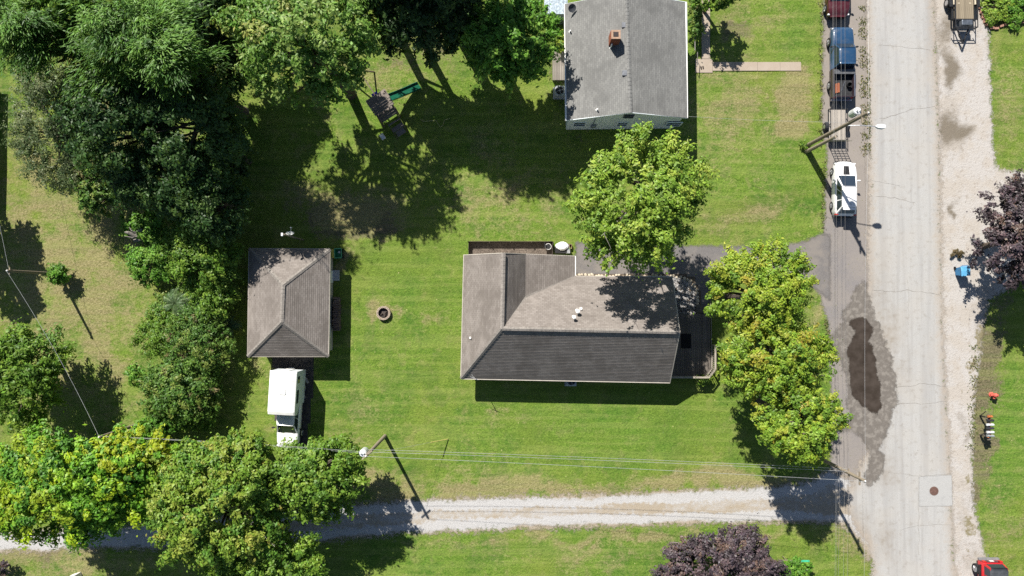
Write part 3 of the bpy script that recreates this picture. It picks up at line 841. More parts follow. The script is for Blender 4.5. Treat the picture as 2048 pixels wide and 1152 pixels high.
mb = MB().lathe([(.02, 0), (.18, .03), (.30, .08), (.31, .09), (.18, .05), (.02, .02)], (0, 0, 0), 18); do = mb.build('reflector', plain('dish_dark', (.06, .065, .075), .5), dsh)
do.location = (.1, -.1, .5); do.rotation_euler = (.5, .3, 0)
# low metal-roofed annexe and wooden deck west of it
ax_ = at(1112, 8, 2.4); an = thing('shed', 'small blue-grey metal-roofed shed beside the north-west corner of the grey-roofed house', 'shed', (ax_[0], ax_[1] + .6, 0))
MB().box((0, 0, 1.1), (1.5, 2.4, 2.2)).build('wall', siding_mat('annexe_siding', (.45, .48, .5)), an)
mb = MB().box((0, 0, 2.3), (1.8, 2.7, .06)); mb.build('roof', plain('metal_roof', (.42, .50, .56), .35, .5, .5), an)
for k in range(7): MB().box((-.8 + k * .265, 0, 2.35), (.03, 2.7, .05)).build('roof_rib', plain('metal_roof_rib', (.55, .62, .66), .35, .5, .5), an)
M_DECKW = wood('side_deck_wood', (.20, .175, .15), (.32, .29, .26))
dk = at(1119, 128, .35); sdk = thing('side_deck', 'small weathered wooden deck along the west wall of the grey-roofed house', 'deck', (dk[0], dk[1], 0))
pl = None
for k in range(8):
    loc = (-.5 + k * .145, 0, .36)
    if pl is None: pl = MB().box((0, 0, 0), (.13, 2.6, .035)).build('plank', M_DECKW, sdk); pl.location = loc
    else: inst(pl, 'plank', sdk, loc)
for sx in (-.5, .5):
    for sy in (-1.2, 1.2): MB().box((sx, sy, .17), (.1, .1, .34)).build('post', M_DECKW, sdk)
# house whose shadow falls into the picture at the left edge
wl = thing('house', 'neighbouring house beyond the left edge, only its shadow strip in view', 'house', (-45.2, 14.0, 0))
MB().box((0, 0, 1.25), (6.0, 9.6, 2.5)).build('wall', M_GWALL, wl)
roof_slope([(-3.4, -5.1, 2.5), (3.4, -5.1, 2.5), (0, -3, 4.2)], M_ROOF2, wl, (0, 0, 0)); roof_slope([(3.4, 5.1, 2.5), (-3.4, 5.1, 2.5), (0, 3, 4.2)], M_ROOF2, wl, (0, 0, 0))
roof_slope([(3.4, -5.1, 2.5), (3.4, 5.1, 2.5), (0, 3, 4.2), (0, -3, 4.2)], M_ROOF2, wl, (0, 0, 0)); roof_slope([(-3.4, 5.1, 2.5), (-3.4, -5.1, 2.5), (0, -3, 4.2), (0, 3, 4.2)], M_ROOF2, wl, (0, 0, 0))

# ------------------------------------------------------------------ deck at the east end of the middle house
M_DECK = wood('deck_wood', (.115, .10, .088), (.215, .19, .165))
M_RAIL = wood('rail_wood', (.26, .23, .19), (.42, .38, .31))
ZD = .5
dx0, dx1 = 11.84, at(1424, 690, ZD)[0]; dy1 = at(1400, 628, ZD)[1]; dy0 = at(1400, 753, ZD)[1]; dye = at(1428, 736, ZD)[1]
od = ((dx0 + dx1) / 2, (dy0 + dy1) / 2, 0)
deck = thing('deck', 'weathered wooden deck with railing at the east end of the middle house', 'deck', od)
n = int((dx1 - dx0) / .148); r = random.Random(2)
for k in range(n):
    x = dx0 + .08 + k * .148; b = dy0 + (max(0, x - (dx1 - .5)) * 1.1); tp = dy1
    pl = MB().box((0, 0, 0), (.138, tp - b, .038)).build('plank', M_DECK, deck); pl.location = (x - od[0], (tp + b) / 2 - od[1], ZD + r.uniform(-.004, .004)); pl.rotation_euler = (0, 0, r.uniform(-.001, .001))
MB().box((od[0], dy0 + .06, ZD - .13), (dx1 - dx0 - 1.0, .05, .2)).box((dx1 - .03, (dye + dy1) / 2, ZD - .13), (.05, dy1 - dye - .1, .2)).build('rim_joist', M_RAIL, deck, od)
rp = [(dx0 + .35, dy0 + .03), (dx1 - .52, dy0 + .03), (dx1 - .02, dye), (dx1 - .02, at(1425, 690, ZD)[1])]
for a, b in zip(rp[:-1], rp[1:]):
    MB().bar((*a, ZD + .95), (*b, ZD + .95), .14, .04).build('top_rail', M_RAIL, deck, od)
    MB().bar((*a, ZD + .15), (*b, ZD + .15), .04, .09).build('bottom_rail', M_RAIL, deck, od)
    L = math.hypot(b[0] - a[0], b[1] - a[1]); q = max(2, int(L / .16)); bl = None
    for i in range(1, q):
        loc = (a[0] + (b[0] - a[0]) * i / q - od[0], a[1] + (b[1] - a[1]) * i / q - od[1], ZD + .55)
        if bl is None: bl = MB().box((0, 0, 0), (.04, .04, .8)).build('baluster', M_RAIL, deck); bl.location = loc
        else: inst(bl, 'baluster', deck, loc)
for p in rp + [(dx1 - .02, dy1 - .1)]: MB().box((*p, ZD + .26), (.1, .1, 1.5)).build('post', M_RAIL, deck, od)
for k in range(2):
    sp = at(1404, 621 - k * 7, .2); MB().box((sp[0], sp[1], .32 - k * .16), (1.0, .3, .05)).build('step', M_DECK, deck, od)
mt = MB().box((0, 0, 0), (.8, 1.15, .02), bev=.04).build('door_mat', plain('black_rubber', (.012, .012, .014), .8, .2, var=.4, scale=30, bump=.5))
mt.location = (*at(1372, 682, ZD)[:2], ZD + .036); tag(mt, 'black mat lying on the deck beside the house wall', 'mat')

# ------------------------------------------------------------------ planting bed of river stones and its border stones
bed = MB()
r = np.random.default_rng(4)
def ico():
    p = (1 + 5 ** .5) / 2
    v = np.array([(-1, p, 0), (1, p, 0), (-1, -p, 0), (1, -p, 0), (0, -1, p), (0, 1, p), (0, -1, -p), (0, 1, -p), (p, 0, -1), (p, 0, 1), (-p, 0, -1), (-p, 0, 1)], float)
    v /= np.linalg.norm(v[0])
    f = np.array([(0, 11, 5), (0, 5, 1), (0, 1, 7), (0, 7, 10), (0, 10, 11), (1, 5, 9), (5, 11, 4), (11, 10, 2), (10, 7, 6), (7, 1, 8), (3, 9, 4), (3, 4, 2), (3, 2, 6), (3, 6, 8), (3, 8, 9), (4, 9, 5), (2, 4, 11), (6, 2, 10), (8, 6, 7), (9, 8, 1)])
    return v, f
IV, IF = ico()
def stones(name, pts, size, m, parent=None, o=(0, 0, 0)):
    n = len(pts); s = size * r.uniform(.6, 1.35, (n, 1, 1)) * r.uniform(.75, 1.25, (n, 1, 3)) * np.array([1, 1, .62])
    V = IV[None] * r.uniform(.85, 1.12, (n, 12, 1)) * s + np.array(pts)[:, None, :] - np.array(o)
    Q = (IF[None] + (np.arange(n) * 12)[:, None, None]).reshape(-1, 3)
    me = quick_mesh(name, V.reshape(-1, 3), Q); set_attr(me, 'rnd', np.repeat(r.random(n), 20), 'FACE')
    return link_mesh(name, me, m, parent)
def stone_mat(name, a, b):
    t = NT(name, .85, .25); rr = t.attr('rnd'); c = t.mix(rr, a, b); c = t.mix(t.step(t.noise(30, 3), .4, .7, 0, .5), c, tuple(x * .7 for x in a)); t.color(c); return t.m
M_RIVER = stone_mat('river_stone', (.16, .16, .165), (.46, .44, .42)); M_BORDER = stone_mat('limestone', (.36, .30, .22), (.62, .55, .44))
pts = []
c0 = at(1366, 594)
while len(pts) < 1500:
    x, y = r.uniform(-1.7, 1.2), r.uniform(-1.7, 1.6)
    if x > -.1 and y > 0 and math.hypot(x + .1, y) > 1.35: continue
    pts.append((c0[0] + x, c0[1] + y, .03 + r.uniform(0, .04)))
tag(stones('river_stones', pts, .07, M_RIVER), 'bed of grey river stones curving round the house corner', 'stone bed', kind='stuff')
path = [(1152, 551), (1200, 551), (1260, 552), (1320, 552), (1362, 553), (1382, 562), (1393, 580), (1396, 605), (1397, 628)]
bs = thing('stone_border', 'border of small limestones between driveway and house bed', 'stone border', at(1300, 552))
ob = bs.location; src = None; rr = random.Random(8); acc = 0
for a, b in zip(path[:-1], path[1:]):
    L = math.hypot(b[0] - a[0], b[1] - a[1]); k = acc
    while k < L:
        p = at(a[0] + (b[0] - a[0]) * k / L + rr.uniform(-1.5, 1.5), a[1] + (b[1] - a[1]) * k / L + rr.uniform(-2, 2), .06)
        loc = (p[0] - ob[0], p[1] - ob[1], .06); sc = (rr.uniform(.8, 1.5), rr.uniform(.7, 1.1), rr.uniform(.7, 1.1))
        if src is None:
            src = stones('stone', [(0, 0, 0)], .12, M_BORDER, bs); src.location = loc
        else: inst(src, 'stone', bs, loc, rr.uniform(0, 6), sc)
        k += rr.uniform(5, 8.5)
    acc = k - L
sheet('bed_soil', [(1150, 549), (1360, 551), (1385, 560), (1396, 585), (1398, 630), (1360, 640), (1340, 570), (1150, 562)], .016, plain('bed_soil', (.13, .105, .08), .95, .1, var=.4, scale=8, bump=.4), margin=.05)
tp = sheet('bed_gravel', [(1358, 622), (1394, 626), (1394, 664), (1358, 664)], .003, plain('tan_gravel', (.42, .36, .28), .95, .1, var=.3, scale=20, bump=.4), margin=.02)

# ------------------------------------------------------------------ fenced bed on the north side
fb = thing('garden_fence', 'low dark board fence enclosing the narrow bed on the north side of the middle house', 'fence', at(1021, 498))
of = fb.location
M_FENCE = wood('fence_board', (.055, .045, .036), (.11, .09, .07), 'x')
A, B, C, D = at(938, 510), at(938, 484), at(1104, 484), at(1104, 512)
for a, b in ((A, B), (B, C), (C, D)):
    L = math.hypot(b[0] - a[0], b[1] - a[1]); ang = math.atan2(b[1] - a[1], b[0] - a[0])
    for k in range(4):
        q = MB().box((0, 0, 0), (L, .03, .135)).build('board', M_FENCE, fb); q.location = ((a[0] + b[0]) / 2 - of[0], (a[1] + b[1]) / 2 - of[1], .08 + k * .145); q.rotation_euler = (0, 0, ang)
    for i in range(max(2, int(L / 1.6)) + 1):
        k = i / max(2, int(L / 1.6)); MB().box((a[0] + (b[0] - a[0]) * k, a[1] + (b[1] - a[1]) * k - .05, .32), (.08, .06, .66)).build('post', M_FENCE, fb, of)
sheet('bed_mulch', [(939, 486), (1103, 486), (1103, 520), (939, 520)], .008, plain('mulch', (.14, .115, .095), .95, .1, var=.5, scale=9, bump=.5), margin=.02, res=.15)

# ------------------------------------------------------------------ concrete walk
M_WALK = NT('walk_concrete', .9, .2)
_n1 = M_WALK.noise(1.2, 4); _n2 = M_WALK.noise(24, 3, .7); _c = M_WALK.mix(M_WALK.step(_n2, .3, .7), (.29, .235, .185), (.39, .33, .265)); _c = M_WALK.mix(M_WALK.step(_n1, .4, .7, 0, .4), _c, (.42, .37, .31)); _c = M_WALK.mix(M_WALK.math('MULTIPLY', M_WALK.objrand(), .4), _c, (.36, .30, .25))
M_WALK.color(_c); M_WALK.bump(_n2, .3, .01); M_WALK = M_WALK.m
walk = tag(empty('walkway', at(1500, 132)), kind='structure'); owk = walk.location
def slab(x0, y0, x1, y1):
    a = at(x0, y1); b = at(x1, y0); g = .012
    MB().box(((a[0] + b[0]) / 2, (a[1] + b[1]) / 2, .018), (b[0] - a[0] - g * 2, b[1] - a[1] - g * 2, .05), bev=.012, rz=rr.uniform(-.006, .006)).build('slab', M_WALK, walk, owk)
xs_ = [1425, 1470, 1515, 1560, 1602]
for a, b in zip(xs_[:-1], xs_[1:]): slab(a, 124, b, 142)
slab(1390, 118, 1425, 146)
for y0, y1 in ((-60, -18), (-18, 28), (28, 74), (74, 118)): slab(1403, y0, 1420, y1)
M_IRON = plain('handrail_iron', (.30, .28, .26), .5, .4, .4)
hr = thing('handrail', 'thin metal handrail beside the east door of the grey-roofed house', 'handrail', at(1386, 90))
MB().bar((-.1, 1.7, .95), (-.1, -.8, .95), .05, .05).bar((.12, -.9, .9), (.12, -2.0, .75), .04, .04).build('rail', M_IRON, hr)
for y in (1.65, .4, -.75): MB().tube([(-.1, y, 0), (-.1, y, .93)], .02, 6).build('post', M_IRON, hr)
for y in (-.95, -1.95): MB().tube([(.12, y, 0), (.12, y, .8)], .02, 6).build('post', M_IRON, hr)
sh = thing('sandals', 'pair of dark sandals left on the concrete walk', 'sandals', (*at(1404, 136)[:2], .046), .2)
for s in (-.08, .08): MB().box((s, 0, .015), (.1, .27, .03), bev=.03).bar((s - .045, .05, .04), (s + .045, .05, .04), .03, .03).build('sandal', plain('dark_leather', (.04, .03, .025), .6), sh)

# ================================================================== VEHICLES
GLASS = glass_dark('car_glass', (.02, .03, .045))
M_TYRE = plain('tyre_rubber', (.022, .022, .024), .85, .2, var=.3, scale=12)
M_RIM = plain('alloy_rim', (.5, .5, .52), .35, .5, .8, var=.1)
M_BLACK = plain('black_plastic', (.018, .018, .02), .55, .35, var=.25)
M_LAMP = plain('lamp_lens', (.75, .76, .78), .12, .6, var=.05); M_TAIL = plain('tail_lens', (.45, .02, .02), .2, .5, var=.1)
M_CHROME = plain('chrome', (.6, .6, .62), .2, .5, .9, var=.05)


def sec(y, w, zt, zb, cr=.03, sh=.10):
    h = [(w * .93, zb), (w * .99, zb + .12), (w, zb + (zt - zb) * .5), (w * .985, zt - sh), (w * .95, zt - sh * .35), (w * .86, zt), (w * .45, zt + cr * .8)]
    return [(-x, y, z) for x, z in h] + [(0, y, zt + cr)] + [(x, y, z) for x, z in reversed(h)]


def pane(parent, q, u0, u1, v0, v1, m, name, off=.012):
    """q = 4 corners (bottom-left, bottom-right, top-right, top-left), seen from outside"""
    q = [Vector(p) for p in q]
    def bl(u, v): return (q[0] * (1 - u) + q[1] * u) * (1 - v) + (q[3] * (1 - u) + q[2] * u) * v
    n = (q[1] - q[0]).cross(q[3] - q[0]).normalized()
    c = [bl(u0, v0), bl(u1, v0), bl(u1, v1), bl(u0, v1)]
    vs = [p + n * off for p in c] + [p - n * .01 for p in c]
    return MB().add(vs, [(0, 1, 2, 3), (0, 4, 5, 1), (1, 5, 6, 2), (2, 6, 7, 3), (3, 7, 4, 0)]).build(name, m, parent)


def cabin(root, yb0, yb1, yt0, yt1, wb, wt, zb, zt, m, sides=2, roof_m=None, rear=True, pill=.05):
    R = lambda y0, y1, w, z: [(-w, y0, z), (w, y0, z), (w, y1, z), (-w, y1, z)]
    b = R(yb0, yb1, wb, zb); t_ = R(yt0, yt1, wt, zt)
    MB().add(b + t_, [(0, 1, 5, 4), (1, 2, 6, 5), (2, 3, 7, 6), (3, 0, 4, 7), (4, 5, 6, 7)]).build('cabin', m, root)
    s = []
    n = 9
    for i in range(n):
        k = i / (n - 1); y = yt0 - .05 + (yt1 - yt0 + .10) * k; e = math.sin(math.pi * k) ** .35 if 0 < k < 1 else 0
        w = wt + .03 - (.07 if i in (0, n - 1) else 0)
        s.append([(-w, y, zt - .02), (-w * .93, y, zt + .02 + .015 * e), (-w * .55, y, zt + .03 + .035 * e), (0, y, zt + .03 + .045 * e), (w * .55, y, zt + .03 + .035 * e), (w * .93, y, zt + .02 + .015 * e), (w, y, zt - .02)])
    MB().loft(s).build('roof', roof_m or m, root, smooth=True)
    pane(root, [b[2], b[3], t_[3], t_[2]], .06, .94, .06, .95, GLASS, 'windshield')
    if rear: pane(root, [b[0], b[1], t_[1], t_[0]], .08, .92, .12, .92, GLASS, 'rear_window')
    for k in range(sides):
        u0 = .04 + .92 * k / sides + pill * .3; u1 = .04 + .92 * (k + 1) / sides - pill * .3
        pane(root, [b[1], b[2], t_[2], t_[1]], u0, u1, .12, .9, GLASS, 'side_window')
        pane(root, [b[3], b[0], t_[0], t_[3]], 1 - u1, 1 - u0, .12, .9, GLASS, 'side_window')
    return b, t_


def wheels(root, W, ys, r=.34, w=.22):
    for y in ys:
        for s in (-1, 1):
            x = s * (W / 2 - w / 2 + .01)
            ty = MB().tube([(x - w / 2, y, r), (x - w / 2 + .03, y, r), (x + w / 2 - .03, y, r), (x + w / 2, y, r)], [r * .9, r, r, r * .9], 18).build('wheel', M_TYRE, root, smooth=False)
            xo = x + s * (w / 2 + .004)
            mb = MB().tube([(xo, y, r), (xo + s * .02, y, r)], [r * .62, r * .55], 14)
            for k in range(5):
                a = k * 2 * math.pi / 5; mb.bar((xo + s * .022, y, r), (xo + s * .022, y + math.cos(a) * r * .55, r + math.sin(a) * r * .55), .05, .02)
            mb.build('rim', M_RIM, ty)


def mirrors(root, W, y, z, m):
    for s in (-1, 1): MB().box((s * (W / 2 + .09), y, z), (.2, .1, .15), bev=.03).bar((s * (W / 2 - .08), y, z - .04), (s * (W / 2 + .05), y, z - .03), .05, .04).build('mirror', m, root)


# ---- white crossover on the parking strip
def lights(root, W, yf, yr, zf, zr, sz=(.34, .12, .14)):
    for s in (-1, 1):
        MB().box((s * (W / 2 - .22), yf, zf), sz, bev=.03).build('headlight', M_LAMP, root)
        MB().box((s * (W / 2 - .16), yr, zr), (.22, .1, .26), bev=.03).build('tail_light', M_TAIL, root)


P_WHITE = paint('white_car_paint', (.80, .80, .80), .28)
c = at(1691, 377, 0.9)
suv = thing('parked_car', 'white crossover with black hood scoop parked facing up the street', 'car', (c[0] + .02, c[1], .012), -.02)
st = [(-2.17, .58, .74), (-2.12, .70, .86), (-2.0, .80, .94), (-1.8, .86, .98), (-1.2, .885, 1.0), (0, .89, .99), (.8, .885, .98), (1.2, .88, .96), (1.6, .85, .91), (1.9, .78, .84), (2.06, .66, .76), (2.15, .50, .66), (2.19, .3, .58)]
MB().loft([sec(y, w, z, .24) for y, w, z in st]).build('body', P_WHITE, suv, smooth=True)
cabin(suv, -2.06, 1.05, -1.5, .05, .78, .55, .97, 1.52, P_WHITE, 3)
wheels(suv, 1.78, (-1.32, 1.38)); mirrors(suv, 1.78, .62, 1.02, P_WHITE); lights(suv, 1.78, 2.0, -2.07, .70, .86)
MB().box((0, -2.17, .42), (1.5, .12, .24), bev=.05).build('rear_bumper', M_BLACK, suv); MB().box((0, 2.12, .40), (1.45, .14, .22), bev=.05).build('front_bumper', M_BLACK, suv)
MB().add([(-.25, 1.08, 1.005), (.25, 1.08, 1.005), (.21, 1.78, .93), (-.21, 1.78, .93), (-.22, 1.12, 1.03), (.22, 1.12, 1.03), (.18, 1.72, .955), (-.18, 1.72, .955)], [(4, 5, 6, 7), (0, 1, 5, 4), (1, 2, 6, 5), (2, 3, 7, 6), (3, 0, 4, 7)]).build('hood_scoop', M_BLACK, suv)
MB().tube([(0, -1.25, 1.58), (0, -1.42, 1.78)], .012, 5).build('antenna', M_BLACK, suv)
MB().box((0, -1.68, 1.54), (1.02, .22, .03), bev=.05).build('spoiler', P_WHITE, suv)

# ---- blue pickup
P_BLUE = paint('blue_truck_paint', (.014, .052, .12), .3); P_BED = plain('bed_liner', (.035, .036, .04), .8, .2, var=.4, scale=9, bump=.3); P_SIDE = paint('dark_truck_side', (.03, .018, .024), .35)
c = at(1684, 124, .9)
pk = thing('pickup_truck', 'blue pickup with dark open bed parked on the strip beside the street', 'pickup', (c[0] + .08, c[1], .012), 0)
st = [(-.55, .86, 1.05), (.2, .87, 1.05), (1.2, .87, 1.05), (1.4, .87, 1.07), (1.9, .86, 1.05), (2.5, .83, 1.0), (2.72, .76, .92), (2.8, .66, .80)]
MB().loft([sec(y, w, z, .32, .03, .12) for y, w, z in st]).build('body', P_BLUE, pk, smooth=True)
cabin(pk, -.52, 1.42, -.36, .86, .80, .64, 1.05, 1.66, P_BLUE, 2)
for k in (-.36, -.12, .12, .36): MB().box((k, .22, 1.715), (.07, 1.05, .012), bev=.02).build('roof_rib', P_BLUE, pk)
bd = MB().box((0, -1.72, .72), (1.55, 2.2, .06)).build('bed_floor', P_BED, pk)
for s in (-1, 1):
    MB().loft([[(s * .70, y, .40), (s * .88, y, .42), (s * .895, y, .75), (s * .885, y, 1.08), (s * .80, y, 1.10), (s * .76, y, 1.06), (s * .74, y, .75)] for y in (-2.83, -2.6, -1.7, -.6)], close=True).build('bed_side', P_SIDE, pk)
    MB().box((s * .80, -1.7, 1.112), (.09, 2.15, .02)).build('bed_rail_cap', M_CHROME if s > 0 else M_BLACK, pk)
MB().box((0, -2.80, .82), (1.58, .07, .56), bev=.015).build('tailgate', P_SIDE, pk)
MB().box((0, -.66, .90), (1.55, .06, .42)).build('bed_front', P_SIDE, pk)
MB().box((0, -.86, 1.09), (1.62, .36, .16), bev=.03).build('tool_box', plain('tool_box_grey', (.12, .125, .135), .45, .5, .3), pk)
MB().box((0, -2.92, .5), (1.6, .16, .18), bev=.03).build('rear_bumper', M_CHROME, pk); MB().box((0, 2.80, .48), (1.62, .16, .2), bev=.04).build('front_bumper', M_CHROME, pk)
wheels(pk, 1.84, (-1.75, 1.75), .37, .25); mirrors(pk, 1.8, 1.12, 1.16, M_BLACK); lights(pk, 1.7, 2.68, -2.8, .80, .85)
for k in range(3): 
    q = MB().box((0, 0, 0), (.13, .75, .07)).build('plank', wood('red_plank%d' % 0, (.30, .10, .055), (.40, .15, .08)) if k == 0 else bpy.data.materials['red_plank0']); q.location = (pk.location.x - .62 + k * .15, pk.location.y - 2.1 + k * .04, .80)
    tag(q, ('left', 'middle', 'right')[k] + ' one of three short reddish boards in the pickup bed', 'board', 'red boards in the pickup bed')
sp = MB().tube([(0, 0, 0), (.28, .8, .02)], .025, 6).build('metal_pipe', M_CHROME); sp.location = (pk.location.x - .1, pk.location.y - 2.3, .79); tag(sp, 'bright metal pipe lying across the pickup bed', 'pipe')
bk = MB().lathe([(.16, 0), (.19, .3), (.18, .3), (.15, .04)], seg=14).build('bucket', M_BLACK); bk.location = (pk.location.x + .45, pk.location.y - 1.85, .76); tag(bk, 'black bucket standing in the pickup bed', 'bucket')

# ---- maroon car at the top edge
P_MAR = paint('maroon_paint', (.07, .012, .018), .3)
c = at(1679, -24, 1.0)
mc = thing('parked_car', 'dark maroon car cut by the top edge ahead of the blue pickup', 'car', (c[0], c[1], .012), math.pi)
MB().loft([sec(y, w, z, .25) for y, w, z in st[:0] + [(-2.2, .72, .8), (-2.1, .82, .95), (-1.5, .88, 1.0), (0, .9, 1.0), (.9, .89, 1.0), (1.6, .86, .95), (2.05, .76, .85), (2.2, .6, .7)]]).build('body', P_MAR, mc, smooth=True)
cabin(mc, -2.0, 1.1, -1.6, .35, .80, .62, .98, 1.55, P_MAR, 3); wheels(mc, 1.8, (-1.35, 1.4)); mirrors(mc, 1.8, .75, 1.05, P_MAR); lights(mc, 1.8, 2.02, -2.1, .74, .88)
MB().box((0, 2.17, .45), (1.5, .12, .24), bev=.05).build('front_bumper', M_BLACK, mc)

# ---- white camper on a white pickup beside the garage
P_CAMP = plain('camper_skin', (.80, .80, .78), .5, .35, var=.06, scale=2); P_CAMPS = plain('camper_side', (.62, .66, .68), .45, .4, var=.06, scale=3)
ca = thing('camper_truck', 'white pickup carrying a white truck camper, nosed out from the garage', 'camper truck', (-17.45, -8.45, .012), math.pi - .055)
st = [(-2.75, .86, 1.05), (-.4, .88, 1.05), (.8, .88, 1.07), (1.4, .88, 1.08), (1.9, .86, 1.06), (2.5, .83, 1.0), (2.8, .74, .92), (2.9, .62, .78)]
MB().loft([sec(y, w, z, .34, .03, .12) for y, w, z in st]).build('body', P_WHITE, ca, smooth=True)
cabin(ca, -.45, 1.75, -.3, 1.0, .80, .66, 1.05, 1.72, P_WHITE, 2)
wheels(ca, 1.88, (-1.7, 1.8), .38, .25); mirrors(ca, 2.0, 1.35, 1.2, M_BLACK); lights(ca, 1.75, 2.78, -2.8, .85, .9)
MB().box((0, 2.9, .5), (1.65, .16, .2), bev=.04).build('front_bumper', M_CHROME, ca)
for s in (-1, 1): MB().bar((s * .45, 1.72, 1.13), (s * .38, 1.45, 1.42), .04, .015).build('wiper', M_BLACK, ca)
prof = [(-3.25, 1.1), (-3.25, 2.78), (-3.15, 2.9), (-.2, 2.9), (.02, 2.80), (.12, 2.45), (.10, 2.0), (-.3, 1.80), (-.5, 1.78), (-.62, 1.1)]
cm = MB().loft([[(x, y, z) for y, z in prof] for x in (-.98, -.96, .96, .98)], close=True).build('camper_shell', P_CAMPS, ca)
rf = MB().loft([[(x, -3.27, 2.885 + dz), (x, -3.15, 2.925 + dz), (x, -.2, 2.925 + dz), (x, .04, 2.82 + dz), (x, .04, 2.79 + dz), (x, -.2, 2.89 + dz), (x, -3.2, 2.87 + dz)] for x, dz in ((-1.02, -.05), (-.93, 0), (-.4, .03), (.4, .03), (.93, 0), (1.02, -.05))], close=True).build('camper_roof', P_CAMP, ca, smooth=False)
MB().box((-.05, -1.75, 2.99), (.5, .5, .08), bev=.04).build('roof_hatch', P_CAMP, rf)
for y in (-2.55, -1.0): MB().box((0, y, 2.962), (1.8, .035, .012)).build('roof_seam', plain('seam_grey', (.62, .62, .6), .6), rf)
MB().box((0, .13, 2.25), (1.35, .03, .34)).build('front_window', GLASS, ca)
for s in (-1, 1):
    MB().box((s * .985, -1.3, 2.25), (.03, 1.0, .45)).build('side_window', GLASS, ca)
    MB().box((s * .985, -2.6, 2.2), (.03, .5, .45)).build('side_window', GLASS, ca)
    MB().box((s * .86, -1.9, .78), (.2, 2.6, .7)).build('side_skirt', P_CAMPS, ca)
MB().box((.0, -3.27, 1.9), (.62, .04, 1.6)).build('door', P_CAMP, ca)

# ---- utility trailer beneath the leaning pole
M_TRAIL = plain('trailer_steel', (.03, .032, .036), .55, .4, .3, var=.3); M_TPLANK = wood('trailer_plank', (.20, .165, .12), (.33, .28, .20)); M_TPLANK2 = wood('trailer_plank_grey', (.30, .27, .235), (.44, .40, .35))
def wheel1(root, x, y, r=.3, w=.18):
    ty = MB().tube([(x - w / 2, y, r), (x + w / 2, y, r)], r, 16).build('wheel', M_TYRE, root)
    s = 1 if x > 0 else -1
    MB().tube([(x + s * (w / 2 + .004), y, r), (x + s * (w / 2 + .02), y, r)], [r * .6, r * .5], 12).build('rim', M_RIM, ty)
a = at(1674, 250, .5)
tr = thing('utility_trailer', 'small black utility trailer with plank floor and raised mesh ramp behind the blue pickup', 'trailer', (a[0], a[1], .01))
tw, tl = 1.35, 2.5
MB().box((0, tl / 2, .5), (tw, .07, .08)).box((0, -tl / 2, .5), (tw, .07, .08)).box((tw / 2, 0, .5), (.07, tl - .08, .08)).box((-tw / 2, 0, .5), (.07, tl - .08, .08)).build('frame', M_TRAIL, tr)
pl = None
for k in range(9):
    loc = (-.58 + k * .146, 0, .53)
    if pl is None: pl = MB().box((0, 0, 0), (.138, tl - .1, .035)).build('plank', M_TPLANK2, tr); pl.location = loc
    else: inst(pl, 'plank', tr, loc)
for s in (-1, 1):
    MB().bar((s * tw / 2, tl / 2, .85), (s * tw / 2, -tl / 2, .85), .045).build('side_rail', M_TRAIL, tr)
    for y in (-tl / 2 + .04, 0, tl / 2 - .04): MB().box((s * tw / 2, y, .68), (.045, .045, .32)).build('post', M_TRAIL, tr)
    wheel1(tr, s * (tw / 2 + .17), -.1)
    MB().loft([[(s * (tw / 2 + .05), -.1 + math.cos(q) * .4, .3 + math.sin(q) * .36), (s * (tw / 2 + .3), -.1 + math.cos(q) * .4, .3 + math.sin(q) * .36), (s * (tw / 2 + .3), -.1 + math.cos(q) * .38, .3 + math.sin(q) * .34), (s * (tw / 2 + .05), -.1 + math.cos(q) * .38, .3 + math.sin(q) * .34)] for q in [math.pi * k / 8 for k in range(9)]], close=True).build('fender', M_TRAIL, tr)
MB().bar((-.5, tl / 2, .48), (0, tl / 2 + 1.1, .45), .07).bar((.5, tl / 2, .48), (0, tl / 2 + 1.1, .45), .07).build('tongue', M_TRAIL, tr)
g0, g1 = (-tl / 2 - .05, .52), (-tl / 2 - .28, 1.6)
rg = MB()
for x in (-.62, -.31, 0, .31, .62): rg.bar((x, g0[0], g0[1]), (x, g1[0], g1[1]), .04)
for k in range(7):
    q = k / 6; rg.bar((-.62, g0[0] + (g1[0] - g0[0]) * q, g0[1] + (g1[1] - g0[1]) * q), (.62, g0[0] + (g1[0] - g0[0]) * q, g0[1] + (g1[1] - g0[1]) * q), .03)
rg.build('ramp_gate', plain('ramp_mesh', (.13, .13, .09), .6, .3, .3), tr)

